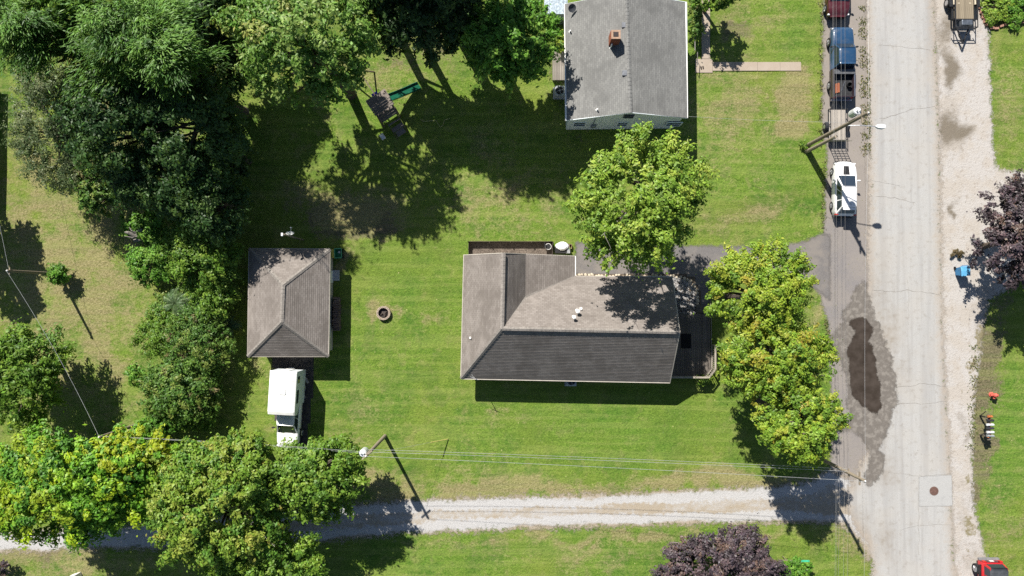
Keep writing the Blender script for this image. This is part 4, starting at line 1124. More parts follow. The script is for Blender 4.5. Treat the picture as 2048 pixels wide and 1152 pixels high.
# ---- flatbed trailer at the top right
a = at(1926, 6, .6)
ft = thing('flatbed_trailer', 'long wood-floored flatbed trailer with black front rack, cut by the top edge', 'trailer', (a[0], a[1], .01))
fw, f0, f1 = 1.75, -1.35, 3.2
MB().box((0, f0, .6), (fw, .08, .12)).box((0, f1, .6), (fw, .08, .12)).box((fw / 2, (f0 + f1) / 2, .6), (.08, f1 - f0 - .1, .12)).box((-fw / 2, (f0 + f1) / 2, .6), (.08, f1 - f0 - .1, .12)).build('frame', M_TRAIL, ft)
pl = None
for k in range(10):
    loc = (-.70 + k * .155, (f0 + f1) / 2, .655)
    if pl is None: pl = MB().box((0, 0, 0), (.147, f1 - f0 - .1, .04)).build('plank', M_TPLANK, ft); pl.location = loc
    else: inst(pl, 'plank', ft, loc)
for s in (-1, 1):
    MB().bar((s * fw / 2, f0, 1.0), (s * fw / 2, f1, 1.0), .06).build('side_rail', M_TRAIL, ft)
    MB().box((s * (fw / 2 - .02), 1.1, .75), (.1, 2.6, .1)).build('rub_board', plain('pale_board', (.55, .48, .36), .8), ft)
    for y in (f0, -.4, .6): MB().box((s * fw / 2, y, .82), (.05, .05, .36)).build('post', M_TRAIL, ft)
    for y in (.1, 1.0): wheel1(ft, s * (fw / 2 + .2), y, .36, .22)
    MB().box((s * (fw / 2 + .2), .55, .80), (.28, 1.9, .04), bev=.05).build('fender', M_TRAIL, ft)
mb = MB()
for z in (.75, 1.0): mb.bar((-fw / 2, f0 - .75, z), (fw / 2, f0 - .75, z), .05)
for x in (-fw / 2, fw / 2): mb.bar((x, f0, 1.0), (x, f0 - .75, 1.0), .05).bar((x, f0 - .75, .55), (x, f0 - .75, 1.0), .05)
mb.build('front_rack', M_TRAIL, ft)
MB().bar((-.7, f0, .52), (0, f0 - 1.9, .5), .09).bar((.7, f0, .52), (0, f0 - 1.9, .5), .09).tube([(0, f0 - 1.6, .0), (0, f0 - 1.6, .75)], .035, 8).build('tongue', M_TRAIL, ft)
MB().box((.1, f0 - .35, .78), (.85, .42, .36), bev=.05).build('tool_box', plain('tool_box_steel', (.14, .16, .19), .35, .5, .5), ft)
for x, y in ((-.4, -.05), (.5, -.05), (-.4, .5), (.5, .5)): MB().box((x, y, .678), (.16, .07, .012)).build('strap_plate', plain('pale_board', (.55, .48, .36), .8), ft)

# ---- boxy red off-roader at the bottom right
P_RED = paint('red_car_paint', (.48, .012, .018), .3); P_TOP = plain('soft_top', (.055, .06, .068), .75, .3, var=.2, scale=3)
a = at(1988, 1160, 1.0)
jp = thing('parked_car', 'boxy red off-road car with dark roof at the bottom right corner', 'car', (a[0] - .1, a[1] - .55, .012), math.pi)
MB().loft([sec(y, w, z, .38, .02, .08) for y, w, z in ((-1.95, .76, 1.08), (-1.88, .80, 1.12), (0, .82, 1.12), (.6, .80, 1.12), (1.5, .66, 1.06), (1.75, .62, 1.0))]).build('body', P_RED, jp, smooth=True)
cabin(jp, -1.86, .55, -1.72, .3, .77, .68, 1.1, 1.74, P_RED, 3, roof_m=P_TOP)
for k in range(4): MB().box((0, -1.4 + k * .42, 1.80), (1.2, .06, .012), bev=.02).build('roof_rib', P_TOP, jp)
wheels(jp, 1.95, (-1.2, 1.2), .40, .27)
for s in (-1, 1):
    for y in (-1.2, 1.2): MB().box((s * .86, y, .86), (.26, 1.0, .06), bev=.03).build('fender_flare', M_BLACK, jp)
MB().box((0, -2.02, .55), (1.6, .18, .2), bev=.03).build('rear_bumper', plain('grey_bumper', (.20, .20, .21), .6), jp)
MB().box((0, 1.85, .55), (1.5, .2, .2), bev=.03).build('front_bumper', M_BLACK, jp)
MB().tube([(0, -2.1, .5), (0, -2.34, .5), (0, -2.34, .62)], .03, 6).build('tow_hitch', M_CHROME, jp); lights(jp, 1.6, 1.78, -1.98, .85, .98, (.2, .08, .2))
MB().box((.0, -1.98, .88), (.32, .03, .16)).build('licence_plate', M_TRIM, jp)

# ================================================================== POLES AND WIRES
M_POLE = wood('pole_wood', (.23, .19, .145), (.38, .325, .25)); M_GALV = plain('galvanised', (.5, .51, .52), .4, .5, .6, var=.12); M_CAN = plain('transformer_can', (.62, .64, .66), .4, .5, .2, var=.08)
M_WIRE = plain('cable_jacket', (.05, .05, .05), .6, .3, var=.2); M_CABLE = plain('grey_cable', (.20, .20, .20), .5, .4, var=.2); M_ALU = plain('bare_aluminium', (.62, .63, .64), .45, .5, .5, var=.1)
def pole(label, base, h, r=.15, lean=(0, 0), name='utility_pole'):
    p = thing(name, label, 'utility pole', base)
    MB().tube([(0, 0, -.1), (lean[0] * .5, lean[1] * .5, h * .5), (lean[0], lean[1], h)], [r, r * .86, r * .68], 12).build('shaft', M_POLE, p)
    return p
def insul(p, x, y, z): MB().lathe([(.03, 0), (.06, .03), (.04, .06), (.07, .1), (.04, .14), (.03, .16)], (x, y, z), 8).build('insulator', plain('porcelain', (.7, .7, .7), .3, .5), p)
def transformer(p, x, y, z):
    tcan = MB().lathe([(.05, -.02), (.26, 0), (.28, .05), (.28, .78), (.24, .86), (.06, .9)], (x, y, z), 16).build('transformer', M_CAN, p, smooth=False)
    MB().lathe([(.05, 0), (.06, .06), (.03, .1), (.05, .14), (.02, .2)], (x - .1, y, z + .87), 8).lathe([(.05, 0), (.06, .06), (.03, .1), (.05, .14), (.02, .2)], (x + .1, y, z + .87), 8).build('bushing', plain('porcelain', (.7, .7, .7), .3, .5), tcan)
B2 = at(1612, 292); B3 = at(1617, 905); B1 = at(770, 872); B0 = at(118, 548); B4 = at(288, 845)
p2 = pole('tall wooden utility pole with street lamp beside the small trailer', B2, 9.6, .16)
insul(p2, 0, 0, 9.55); MB().bar((-.05, .5, 8.9), (-.05, -.5, 8.9), .09, .11).build('crossarm', M_POLE, p2); transformer(p2, -.05, .48, 7.5)
MB().tube([(.1, 0, 6.3), (.9, -.1, 6.75), (2.0, -.2, 6.85)], .035, 6).build('lamp_arm', M_GALV, p2)
MB().loft([[(x, -.2 - w, 6.78), (x, -.2 - w * .7, 6.9 + .06 * (w > .1)), (x, -.2 + w * .7, 6.9 + .06 * (w > .1)), (x, -.2 + w, 6.78), (x, -.2, 6.74)] for x, w in ((1.95, .05), (2.1, .16), (2.4, .2), (2.6, .13), (2.66, .05))], close=True).build('lamp_head', plain('lamp_head', (.72, .74, .76), .4, .4), p2)
MB().tube([(.14, .08, .2), (.13, .08, 5.5)], .03, 6).build('conduit', M_GALV, p2)
ps = pole('shorter wooden stub pole leaning against the tall street-lamp pole', (B2[0] + .05, B2[1] - .45, 0), 5.0, .16)
p3 = pole('bare wooden utility pole half hidden by yellow-green trees at the lane corner', B3, 8.7, .15)
insul(p3, 0, 0, 8.65); MB().bar((0, .45, 8.0), (0, -.45, 8.0), .09, .11).bar((0, .3, 6.5), (0, -.3, 6.5), .08, .09).build('crossarm', M_POLE, p3)
p1 = pole('wooden utility pole with white transformer standing on the south lawn', B1, 7.1, .15)
insul(p1, 0, 0, 7.05); transformer(p1, -.38, .02, 5.5); MB().bar((-.35, -.3, 6.75), (.35, .3, 6.75), .08, .1).build('crossarm', M_POLE, p1)
p0 = pole('lone wooden utility pole rising from a vine clump on the west lawn', B0, 5.6, .13); insul(p0, 0, 0, 5.55); MB().bar((0, .25, 5.35), (0, -.25, 5.35), .08, .08).build('crossarm', M_POLE, p0)
p4 = pole('dark wooden utility pole between the thicket and the yellow-green tree', B4, 5.9, .14); insul(p4, 0, 0, 5.85)

def wire(a, b, sag, label, group, m=M_WIRE, r=.012, name='power_line'):
    a = Vector(a); b = Vector(b); o = (a + b) / 2; P = []
    for i in range(21):
        k = i / 20; p = a + (b - a) * k; p.z -= sag * 4 * k * (1 - k); P.append(p - o)
    w = MB().tube(P, r, 4, cap=False).build(name, m); w.location = o
    return tag(w, label, 'power line', group)
V3 = lambda b, dx, dy, z: (b[0] + dx, b[1] + dy, z)
n_st = 'cables along the street'; l_st = 'thin cable strung along the street from pole to pole above the parked cars'
for dx, z, wh in ((-.22, 5.3, 'second cable from the west'), (-.16, 5.0, 'westernmost cable'), (.02, 5.15, 'middle cable of five'), (.16, 5.6, 'second cable from the east'), (.2, 6.1, 'easternmost cable of the bundle')):
    a2, a3 = V3(B2, dx, 0, z), V3(B3, dx, 0, z)
    wire(a2, a3, .25, wh + ' strung between the two street poles', n_st, M_CABLE, .007); wire((a2[0] + .5, 42, z), a2, .25, wh + ' strung north of the street-lamp pole above the pickup', n_st, M_CABLE, .007); wire(a3, (a3[0] - .3, -40, z), .25, wh + ' strung south of the lane corner pole', n_st, M_CABLE, .007)
wire(V3(B2, 0, 0, 9.7), V3(B3, 0, 0, 8.8), .3, 'single pale high wire over the puddle along the street', None, M_ALU, .006)
wire((B2[0] + .5, 42, 9.7), V3(B2, 0, 0, 9.7), .3, 'single pale high wire running north from the street-lamp pole', None, M_ALU, .006)
wire(V3(B3, 0, 0, 8.8), (B3[0] - .3, -40, 8.8), .3, 'single pale high wire running south from the lane corner pole', None, M_ALU, .006)
l_lw = 'pale wire above the south lawn between transformer and corner poles'
wire(V3(B1, .1, .2, 6.75), V3(B3, 0, .1, 6.5), .35, 'middle of the three ' + l_lw[5:].replace('wire', 'wires', 1), 'wires over the south lawn', M_ALU, .010)
wire(V3(B1, .0, .3, 6.4), V3(B3, 0, .2, 6.2), .35, 'northernmost of the three ' + l_lw[5:].replace('wire', 'wires', 1), 'wires over the south lawn', M_ALU, .010)
wire(V3(B1, 0, 0, 7.2), V3(B3, 0, 0, 8.8), .3, 'southernmost pale wire crossing above the south lawn', None, M_ALU, .010)
l_ww = 'pale wire from the transformer pole over the camper truck to the thicket pole'
wire(V3(B4, 0, .05, 5.8), V3(B1, -.1, .2, 6.75), .4, 'northern ' + l_ww, 'wires west of the transformer pole', M_ALU, .010)
wire(V3(B4, 0, -.05, 5.5), V3(B1, -.1, 0, 6.3), .4, 'southern ' + l_ww, 'wires west of the transformer pole', M_ALU, .010)
wire(V3(B0, 0, 0, 5.7), V3(B4, 0, 0, 5.9), .4, 'thin pale wire slanting over the west lawn shadows to the thicket pole', None, M_ALU, .010)
wire((B0[0] - 4.5, B0[1] + 19, 6.0), V3(B0, 0, .2, 5.5), .3, 'pale wire leaving the lone west pole towards the top left', None, M_ALU, .010)
wire((nSE[0], nSE[1] + .1, 3.3), V3(B2, 0, 0, 7.2), .3, 'thin service wire from the grey-roofed house to the street-lamp pole', None, M_ALU, .008)
gw = thing('guy_wire', 'guy wire with yellow guard anchored in the south lawn', 'guy wire', at(897, 878))
og_ = gw.location; top = Vector(V3(B1, 0, 0, 6.6)) - Vector(og_)
MB().tube([(0, 0, 0), tuple(top)], .008, 5).build('strand', M_ALU, gw); MB().tube([tuple(top * .01), tuple(top * .24)], .035, 6).build('guard', plain('yellow_guard', (.55, .48, .16), .6), gw)

# dish and lamp mast behind the garage
mm = thing('dish_mast', 'wooden mast with white satellite dish and lamp behind the garage', 'mast', at(606, 480))
MB().tube([(0, 0, 0), (0, 0, 4.6)], [.07, .06], 8).build('shaft', M_POLE, mm)
MB().tube([(0, 0, 3.9), (.35, .05, 4.15)], .025, 6).tube([(.35, .05, 4.15), (.45, .45, 4.35)], .018, 6).build('bracket', M_GALV, mm)
d = MB().lathe([(.02, 0), (.15, .02), (.29, .07), (.30, .08), (.15, .04), (.02, .03)], (0, 0, 0), 20).build('reflector', plain('dish_white', (.78, .78, .77), .45, .4), mm); d.location = (.32, .05, 4.2); d.rotation_euler = (-1.0, .2, 0)
MB().box((.46, .52, 4.4), (.12, .07, .07), bev=.02).build('feed_horn', M_TRIM, mm); MB().box((-.12, -.02, 4.62), (.15, .24, .1), bev=.03).build('lamp_head', plain('lamp_head', (.72, .74, .76), .4, .4), mm)

# ================================================================== YARD THINGS
rr = random.Random(11)
# fire pit
fp = thing('fire_pit', 'round fire pit of pale blocks on the lawn between garage and house', 'fire pit', at(768, 626))
M_BLK = plain('pit_block', (.50, .41, .33), .9, .15, var=.2, scale=14, bump=.3)
blk = None
for ring, z in ((0, .08), (1, .24)):
    for k in range(13):
        a = (k + .5 * ring) * 2 * math.pi / 13; loc = (math.cos(a) * .47, math.sin(a) * .47, z)
        if blk is None:
            b_ = MB()
            for (cx_, cy_, sx, sy) in ((0, -.045, .205, .03), (0, .06, .225, .03), (-.088, .008, .035, .08), (.088, .008, .035, .08), (0, .008, .035, .08)): b_.box((cx_, cy_, 0), (sx, sy, .155))
            blk = b_.build('block', M_BLK, fp); blk.location = loc; blk.rotation_euler = (0, 0, a - math.pi / 2)
        else: inst(blk, 'block', fp, loc, a - math.pi / 2 + rr.uniform(-.05, .05))
MB().lathe([(.4, 0), (.38, .03), (.05, .05)], seg=20).build('ash_bed', plain('ash', (.05, .045, .045), .95, .1, var=.6, scale=14, bump=.5), fp)
M_CHAR = wood('charred_wood', (.03, .027, .025), (.16, .13, .11))
for k in range(4): MB().tube([(-.26 + .05 * k, -.14 + .09 * k, .09 + .03 * k), (.24 - .04 * k, .12 - .12 * k, .11 + .03 * k)], .04, 7).build('log', M_CHAR, fp)

# woodpile against the garage wall
wp = thing('woodpile', 'long stack of split firewood along the shaded east wall of the garage', 'woodpile', (x1 + .42, at(668, 628)[1], 0))
M_LOG = wood('firewood', (.14, .10, .085), (.26, .19, .16), 'x')
lg = None
for row in range(5):
    for k in range(18):
        loc = (rr.uniform(-.05, .05), -1.25 + k * .145 + (row % 2) * .07, .08 + row * .125); rot = (rr.uniform(0, 3), rr.uniform(-.05, .05), rr.uniform(-.12, .12))
        if lg is None: lg = MB().tube([(-.24, 0, 0), (.24, 0, 0)], .072, 7).build('log', M_LOG, wp); lg.location = loc; lg.rotation_euler = rot
        else: inst(lg, 'log', wp, loc, rot=rot, scale=(rr.uniform(.85, 1.15), rr.uniform(.8, 1.1), rr.uniform(.8, 1.1)))

# green and yellow dump cart
gc = thing('garden_cart', 'green tub garden cart with yellow front at the garage corner', 'garden cart', at(677, 508), .05)
M_GREEN = plain('green_plastic', (.015, .21, .09), .4, .4, var=.15); M_YEL = plain('yellow_plastic', (.62, .52, .08), .45, .4, var=.12)
tub = MB(); o_ = [(-.12, -.36), (.42, -.36), (.42, .36), (-.12, .36)]; z0, z1 = .38, .74
def ringp(s, z, off=.15): return [((x - off) * s + off, y * s, z) for x, y in o_]
vs = ringp(.8, z0) + ringp(1.0, z1) + ringp(.9, z1) + ringp(.72, z0 + .05)
fs = [(3, 2, 1, 0)] + [(i, (i + 1) % 4, 4 + (i + 1) % 4, 4 + i) for i in range(4)] + [(4 + i, 4 + (i + 1) % 4, 8 + (i + 1) % 4, 8 + i) for i in range(4)] + [(8 + i, 8 + (i + 1) % 4, 12 + (i + 1) % 4, 12 + i) for i in range(4)] + [(12, 13, 14, 15)]
tub.add(vs, fs).build('tub', M_GREEN, gc)
rim = MB()
for a, b in zip(ringp(1.02, z1 + .01), ringp(1.02, z1 + .01)[1:] + ringp(1.02, z1 + .01)[:1]): rim.bar(a, b, .06, .03)
rim.build('rim', plain('light_green_plastic', (.12, .42, .22), .4, .4), gc)
MB().box((-.28, 0, .52), (.22, .66, .34), bev=.04).build('front_box', M_YEL, gc)
for x in (-.2, .35):
    for s in (-1, 1): MB().tube([(x, s * .38, .17), (x, s * .30, .17)], .17, 12).build('wheel', M_TYRE, gc)
MB().bar((-.3, 0, .3), (.42, 0, .3), .5, .06).build('chassis', M_BLACK, gc); MB().box((.2, .1, .47), (.16, .18, .12), bev=.03).build('sack', M_TRIM, gc)

# barbecue corner north of the house
bq = thing('barbecue', 'black barbecue cart under a crumpled white cover by the north fence', 'barbecue', at(1122, 500))
MB().box((-.05, -.05, .45), (.95, .52, .75), bev=.03).build('cabinet', M_BLACK, bq); MB().box((.5, -.1, .8), (.32, .45, .05), bev=.02).build('side_shelf', M_GALV, bq)
for x in (-.48, .38):
    for y in (-.26, .16): MB().tube([(x, y, 0), (x, y, .2)], .03, 6).build('leg', M_BLACK, bq)
rn = np.random.default_rng(9); cv = []
for i, (s, z) in enumerate(((1.0, .58), (1.02, .78), (.9, .96), (.62, 1.06), (.2, 1.09))):
    cv.append([((.52 * s + rn.uniform(-.05, .05)) * math.cos(a) + .03, (.34 * s + rn.uniform(-.05, .05)) * math.sin(a) + .24, z + rn.uniform(-.03, .03)) for a in [k * 2 * math.pi / 14 for k in range(14)]])
MB().loft(cv, close=True).build('cover', plain('white_cover', (.82, .83, .84), .6, .3, var=.05), bq)
fc = thing('folding_chair', 'dark folding chair with a pale hoop in the corner of the fenced bed', 'chair', at(1096, 494))
MB().tube([(math.cos(a) * .24, math.sin(a) * .24, .45) for a in [k * math.pi / 6 for k in range(13)]], .02, 6).build('hoop', M_TRIM, fc)
MB().box((0, 0, .42), (.4, .4, .04), bev=.03).box((-.3, .1, .6), (.05, .4, .35)).build('seat', M_BLACK, fc)
for x in (-.18, .18):
    for y in (-.18, .18): MB().tube([(x, y, 0), (x, y, .42)], .015, 5).build('leg', M_BLACK, fc)
cr = thing('wooden_crate', 'small pale wooden crate beside the barbecue', 'crate', at(1138, 493), -.05)
M_CRATE = wood('crate_wood', (.36, .26, .16), (.48, .37, .25), 'x')
for y in (-.17, .17): MB().box((0, y, .16), (.42, .02, .3)).build('side', M_CRATE, cr)
for x in (-.2, 0, .2): MB().box((x, 0, .16), (.02, .32, .3)).build('slat', M_CRATE, cr)
MB().box((0, 0, .012), (.42, .36, .02)).build('bottom', M_CRATE, cr)

# air conditioners
def ac(px, py, label):
    a = thing('air_conditioner', label, 'air conditioner', at(px, py))
    MB().box((0, 0, .04), (.95, .95, .08)).build('pad', plain('step_concrete', (.42, .42, .43), .9, .2, var=.12), a)
    MB().box((0, 0, .43), (.78, .78, .7), bev=.06).build('casing', plain('ac_casing', (.40, .42, .43), .5, .4, var=.1), a)
    MB().lathe([(.31, 0), (.31, .02), (.2, .03)], (0, 0, .781), 20).build('fan_grille', plain('ac_grille', (.03, .03, .035), .6), a)
    mb = MB()
    for k in range(4): mb.bar((0, 0, .82), (.28 * math.cos(k * math.pi / 2 + .3), .28 * math.sin(k * math.pi / 2 + .3), .82), .03, .012)
    mb.lathe([(.07, 0), (.07, .03)], (0, 0, .81), 10).build('fan_guard', plain('ac_casing', (.40, .42, .43), .5), a)
ac(1118, 187, 'square grey air conditioner by the west wall of the grey-roofed house')
ac(1141, 760, 'square air conditioner in the shade under the south eave of the middle house')

# playset
ps_ = at(775, 228)
pg = thing('playset', 'wooden playset tower with green slide and swing beam in the shade', 'playset', (ps_[0], ps_[1], 0), math.radians(33))
M_PLAY = wood('play_wood', (.16, .135, .115), (.28, .245, .215), 'x'); M_PLAYD = wood('play_wood_dark', (.10, .075, .06), (.18, .14, .11), 'x')
for x in (-.75, .75):
    for y in (-.75, .75): MB().box((x, y, 1.25), (.1, .1, 2.5)).build('post', M_PLAYD, pg)
pl = None
for k in range(10):
    loc = (0, -.72 + k * .16, 1.3)
    if pl is None: pl = MB().box((0, 0, 0), (1.5, .145, .04)).build('floor_board', M_PLAY, pg); pl.location = loc
    else: inst(pl, 'floor_board', pg, loc)
pl = None
for k in range(7):
    loc = (0, -.35 + k * .2, 2.56 - abs(k - 3) * .03)
    if pl is None: pl = MB().box((0, 0, 0), (1.75, .185, .03)).build('roof_board', M_PLAY, pg); pl.location = loc
    else: inst(pl, 'roof_board', pg, loc)
for s in (-1, 1): MB().bar((s * .75, -.75, 1.8), (s * .75, .75, 1.8), .05, .12).build('guard_rail', M_PLAYD, pg)
sl = []
for i in range(12):
    k = i / 11; x = .8 + 2.6 * k; z = 1.35 * (1 - k) ** 1.0 * (1 - .12 * math.sin(k * math.pi)) + .12
    sl.append([(x, .18, z + .16), (x, .22, z + .17), (x, .25, z), (x, .75, z), (x, .78, z + .17), (x, .82, z + .16), (x, .80, z - .05), (x, .20, z - .05)])
MB().loft(sl, close=True).build('slide', plain('green_slide', (.008, .10, .055), .35, .45, var=.15), pg)
MB().bar((0, .75, 2.1), (0, 3.4, 2.1), .09, .14).build('swing_beam', M_PLAYD, pg)
for s in (-1, 1): MB().bar((0, 3.35, 2.1), (s * .95, 3.45, 0), .09, .09).build('beam_leg', M_PLAYD, pg)
sw = MB().loft([[(-.25, y, .62 + d), (-.2, y, .45 + d), (.2, y, .45 + d), (.25, y, .62 + d), (.2, y, .42 + d), (-.2, y, .42 + d)] for y, d in ((1.2, .2), (1.3, 0), (1.7, 0), (1.8, .2))], close=True).build('swing_seat', plain('blue_swing', (.015, .04, .42), .4, .4, var=.2), pg)
for y in (1.3, 1.7): MB().tube([(0, y, .6), (0, y, 2.05)], .012, 5).build('chain', M_GALV, pg)
MB().box((.1, -1.55, .62), (1.0, .35, .05)).box((.1, -1.15, 1.0), (1.1, .12, .05)).box((.1, -1.9, .3), (.75, .45, .05)).build('step', M_PLAY, pg)
for x in (-.4, .6): MB().bar((x, -2.1, .0), (x, -.8, 1.3), .06, .1).build('stair_stringer', M_PLAYD, pg)
tc = thing('toy_chair', 'small white plastic chair on the grass below the playset', 'chair', at(767, 276), .6)
MB().box((0, 0, .26), (.34, .34, .04), bev=.04).build('seat', M_TRIM, tc); MB().box((0, .17, .45), (.34, .04, .34), bev=.01).build('backrest', M_TRIM, tc)
for x in (-.14, .14):
    for y in (-.14, .14): MB().tube([(x, y, 0), (x, y, .25)], .02, 5).build('leg', M_TRIM, tc)
hp = [(840, 238), (848, 243), (858, 242), (872, 241), (876, 248), (881, 255), (886, 250), (889, 240), (900, 237)]
ho = at(870, 245); hs = MB().tube([(at(x, y)[0] - ho[0], at(x, y)[1] - ho[1], .02) for x, y in hp], .02, 6).build('garden_hose', plain('pale_hose', (.45, .42, .22), .5)); hs.location = ho; tag(hs, 'pale garden hose curling over the grass east of the playset', 'hose')

# wheelie bin at the kerb
tb = thing('wheelie_bin', 'blue wheeled rubbish bin standing on the gravel shoulder', 'bin', (*at(1915, 543)[:2], .006), .08)
M_BIN = plain('blue_bin_plastic', (.03, .20, .42), .4, .4, var=.12)
vs = [(x * s, y * s2, z) for z, s, s2 in ((.08, .24, .27), (.95, .31, .36)) for x, y in ((-1, -1), (1, -1), (1, 1), (-1, 1))]
MB().add(vs, [(3, 2, 1, 0), (0, 1, 5, 4), (1, 2, 6, 5), (2, 3, 7, 6), (3, 0, 4, 7), (4, 5, 6, 7)]).build('body', M_BIN, tb)
MB().loft([[(x, -.40, .95), (x, -.39, 1.0 + c_), (x, 0, 1.04 + c_), (x, .34, 1.0 + c_), (x, .38, .95)] for x, c_ in ((-.36, -.03), (-.3, 0), (0, .03), (.3, 0), (.36, -.03))]).build('lid', plain('blue_bin_lid', (.10, .33, .55), .35, .45, var=.15), tb)
MB().tube([(-.26, .43, .98), (.26, .43, .98)], .025, 6).build('handle', M_BIN, tb)
for s in (-1, 1): MB().tube([(s * .3, .28, .13), (s * .24, .28, .13)], .13, 12).build('wheel', M_TYRE, tb)

# hydrant and letter boxes
hy = thing('fire_hydrant', 'faded red fire hydrant standing in bare dirt by the east shoulder', 'hydrant', at(1982, 789))
M_HYD = plain('hydrant_red', (.55, .11, .08), .6, .3, var=.2)
MB().lathe([(.2, 0), (.2, .05), (.13, .07), (.13, .5), (.17, .52), (.17, .57), (.13, .66), (.05, .72), (.04, .78)], seg=14).build('barrel', M_HYD, hy)
for s in (-1, 1): MB().tube([(s * .1, 0, .42), (s * .26, 0, .42), (s * .3, 0, .42)], [.07, .08, .05], 10).build('nozzle', M_HYD, hy)
MB().tube([(0, -.1, .38), (0, -.28, .38)], [.09, .1], 10).build('nozzle', M_HYD, hy)
ms = thing('mailbox_stand', 'weathered wooden stand carrying a row of mailboxes on the east shoulder', 'stand', at(1960, 850))
M_STAND = wood('stand_wood', (.10, .085, .07), (.2, .17, .14))
MB().box((0, 0, 1.0), (.25, 2.0, .05)).build('shelf', M_STAND, ms)
for y in (-.75, .75): MB().box((0, y, .5), (.1, .1, .98)).build('post', M_STAND, ms)
MB().bar((-.05, .75, .1), (-.35, 1.3, 1.25), .06).bar((-.05, -.8, .1), (-.35, -.35, 1.2), .06).build('brace', M_STAND, ms)
def mailbox(y, col, label, mname, L=.5):
    m = thing('mailbox', label, 'mailbox', (ms.location.x + .03, ms.location.y + y, 1.027), rr.uniform(-.05, .05))
    mm_ = plain(mname, col, .4, .45, .2, var=.08); w = .085
    s_ = [[(x, -w, 0), (x, -w, .12), (x, -w * .7, .19), (x, 0, .215), (x, w * .7, .19), (x, w, .12), (x, w, 0)] for x in (-L / 2, L / 2)]
    MB().loft(s_, close=True).build('shell', mm_, m)
    MB().box((-L / 2 - .012, 0, .1), (.02, .15, .17)).build('door', mm_, m)
    MB().bar((-.05, w + .012, .1), (-.05, w + .012, .25), .02, .015).build('flag', plain('flag_red', (.5, .03, .02), .5), m)
mailbox(.86, (.50, .16, .05), 'orange box at the north end of the mailbox row', 'orange_mailbox', .3)
mailbox(.55, (.03, .033, .038), 'black mailbox between the orange box and the white mailboxes', 'black_mailbox')
mailbox(.22, (.74, .76, .78), 'northern of the two white mailboxes on the stand', 'white_mailbox')
mailbox(-.05, (.04, .042, .05), 'dark mailbox between the two white mailboxes', 'dark_mailbox')
mailbox(-.36, (.74, .76, .78), 'southern of the two white mailboxes on the stand', 'white_mailbox')
mailbox(-.64, (.30, .33, .34), 'grey mailbox with orange tag at the south end of the row', 'grey_mailbox')
MB().box((-.16, -.72, 1.12), (.1, .12, .14)).build('orange_tag', plain('orange_mailbox', (.50, .16, .05), .4), ms)

# things beside the camper
stl = thing('step_stool', 'grey metal step box behind the camper truck', 'step', at(585, 737))
MB().box((0, 0, .32), (.42, .26, .04), bev=.02).build('tread', M_GALV, stl)
for x in (-.18, .18):
    for y in (-.1, .1): MB().tube([(x, y, 0), (x, y, .31)], .015, 5).build('leg', M_GALV, stl)
tp_ = thing('sprinkler_tripod', 'spindly metal tripod on the shaded pad beside the camper', 'tripod', at(606, 747))
MB().tube([(0, 0, .75), (.05, .3, .95)], .015, 5).build('head', M_GALV, tp_)
for k in range(3): MB().tube([(0, 0, .8), (.4 * math.cos(k * 2.1), .4 * math.sin(k * 2.1), 0)], .015, 5).build('leg', M_GALV, tp_)
bd_ = MB().box((0, 0, .03), (.18, .55, .04)).build('board', plain('pale_plank', (.55, .50, .42), .8)); bd_.location = at(613, 760); bd_.rotation_euler = (0, 0, .5); tag(bd_, 'pale board on the grass edge beside the camper', 'board')
lc = thing('lawn_chair', 'folded tube lawn chair on the shaded pad east of the camper', 'chair', at(603, 790), .2)
MB().tube([(-.3, .25, .02), (-.3, -.25, .35), (.3, -.25, .35), (.3, .25, .02)], .016, 5).tube([(-.3, -.3, .02), (-.3, .1, .4), (.3, .1, .4), (.3, -.3, .02)], .016, 5).build('frame', M_GALV, lc)
MB().box((0, -.08, .36), (.58, .35, .012)).build('webbing', plain('grey_web', (.16, .17, .2), .8), lc)

# broken dead trunk in the thicket
dt = thing('dead_trunk', 'broken grey dead tree trunk with a hollow end in the thicket edge', 'dead tree', at(322, 478))
M_DEAD = wood('dead_wood', (.11, .10, .09), (.30, .28, .255), 'x')
MB().tube([(.9, -.05, .2), (.45, .1, 1.6), (.2, -.05, 2.4), (-.2, .1, 2.75), (-.55, .0, 2.85), (-.9, .2, 3.1), (-1.15, .22, 3.12)], [.34, .30, .27, .2, .17, .13, .05], 9).tube([(-.3, .05, 2.75), (-.6, .35, 3.1), (-.8, .6, 3.15)], [.12, .08, .02], 6).tube([(-.1, 0, 2.7), (-.5, -.2, 3.2), (-1.0, -.1, 3.4)], [.12, .07, .02], 6).tube([(.2, .1, 2.4), (.5, .45, 3.0), (.75, .5, 3.2)], [.12, .07, .02], 6).tube([(.2, 0, 2.2), (.1, .35, 3.0), (.0, .5, 3.3)], [.25, .22, .2], 9).tube([(.3, -.1, 2.0), (-.3, -.35, 2.8), (-.6, -.4, 2.9)], [.2, .15, .1], 8).build('trunk', M_DEAD, dt)
MB().lathe([(.12, 0), (.12, .02)], (.0, .5, 3.31), 10).build('hollow', plain('hollow_dark', (.01, .008, .007), .9), dt)
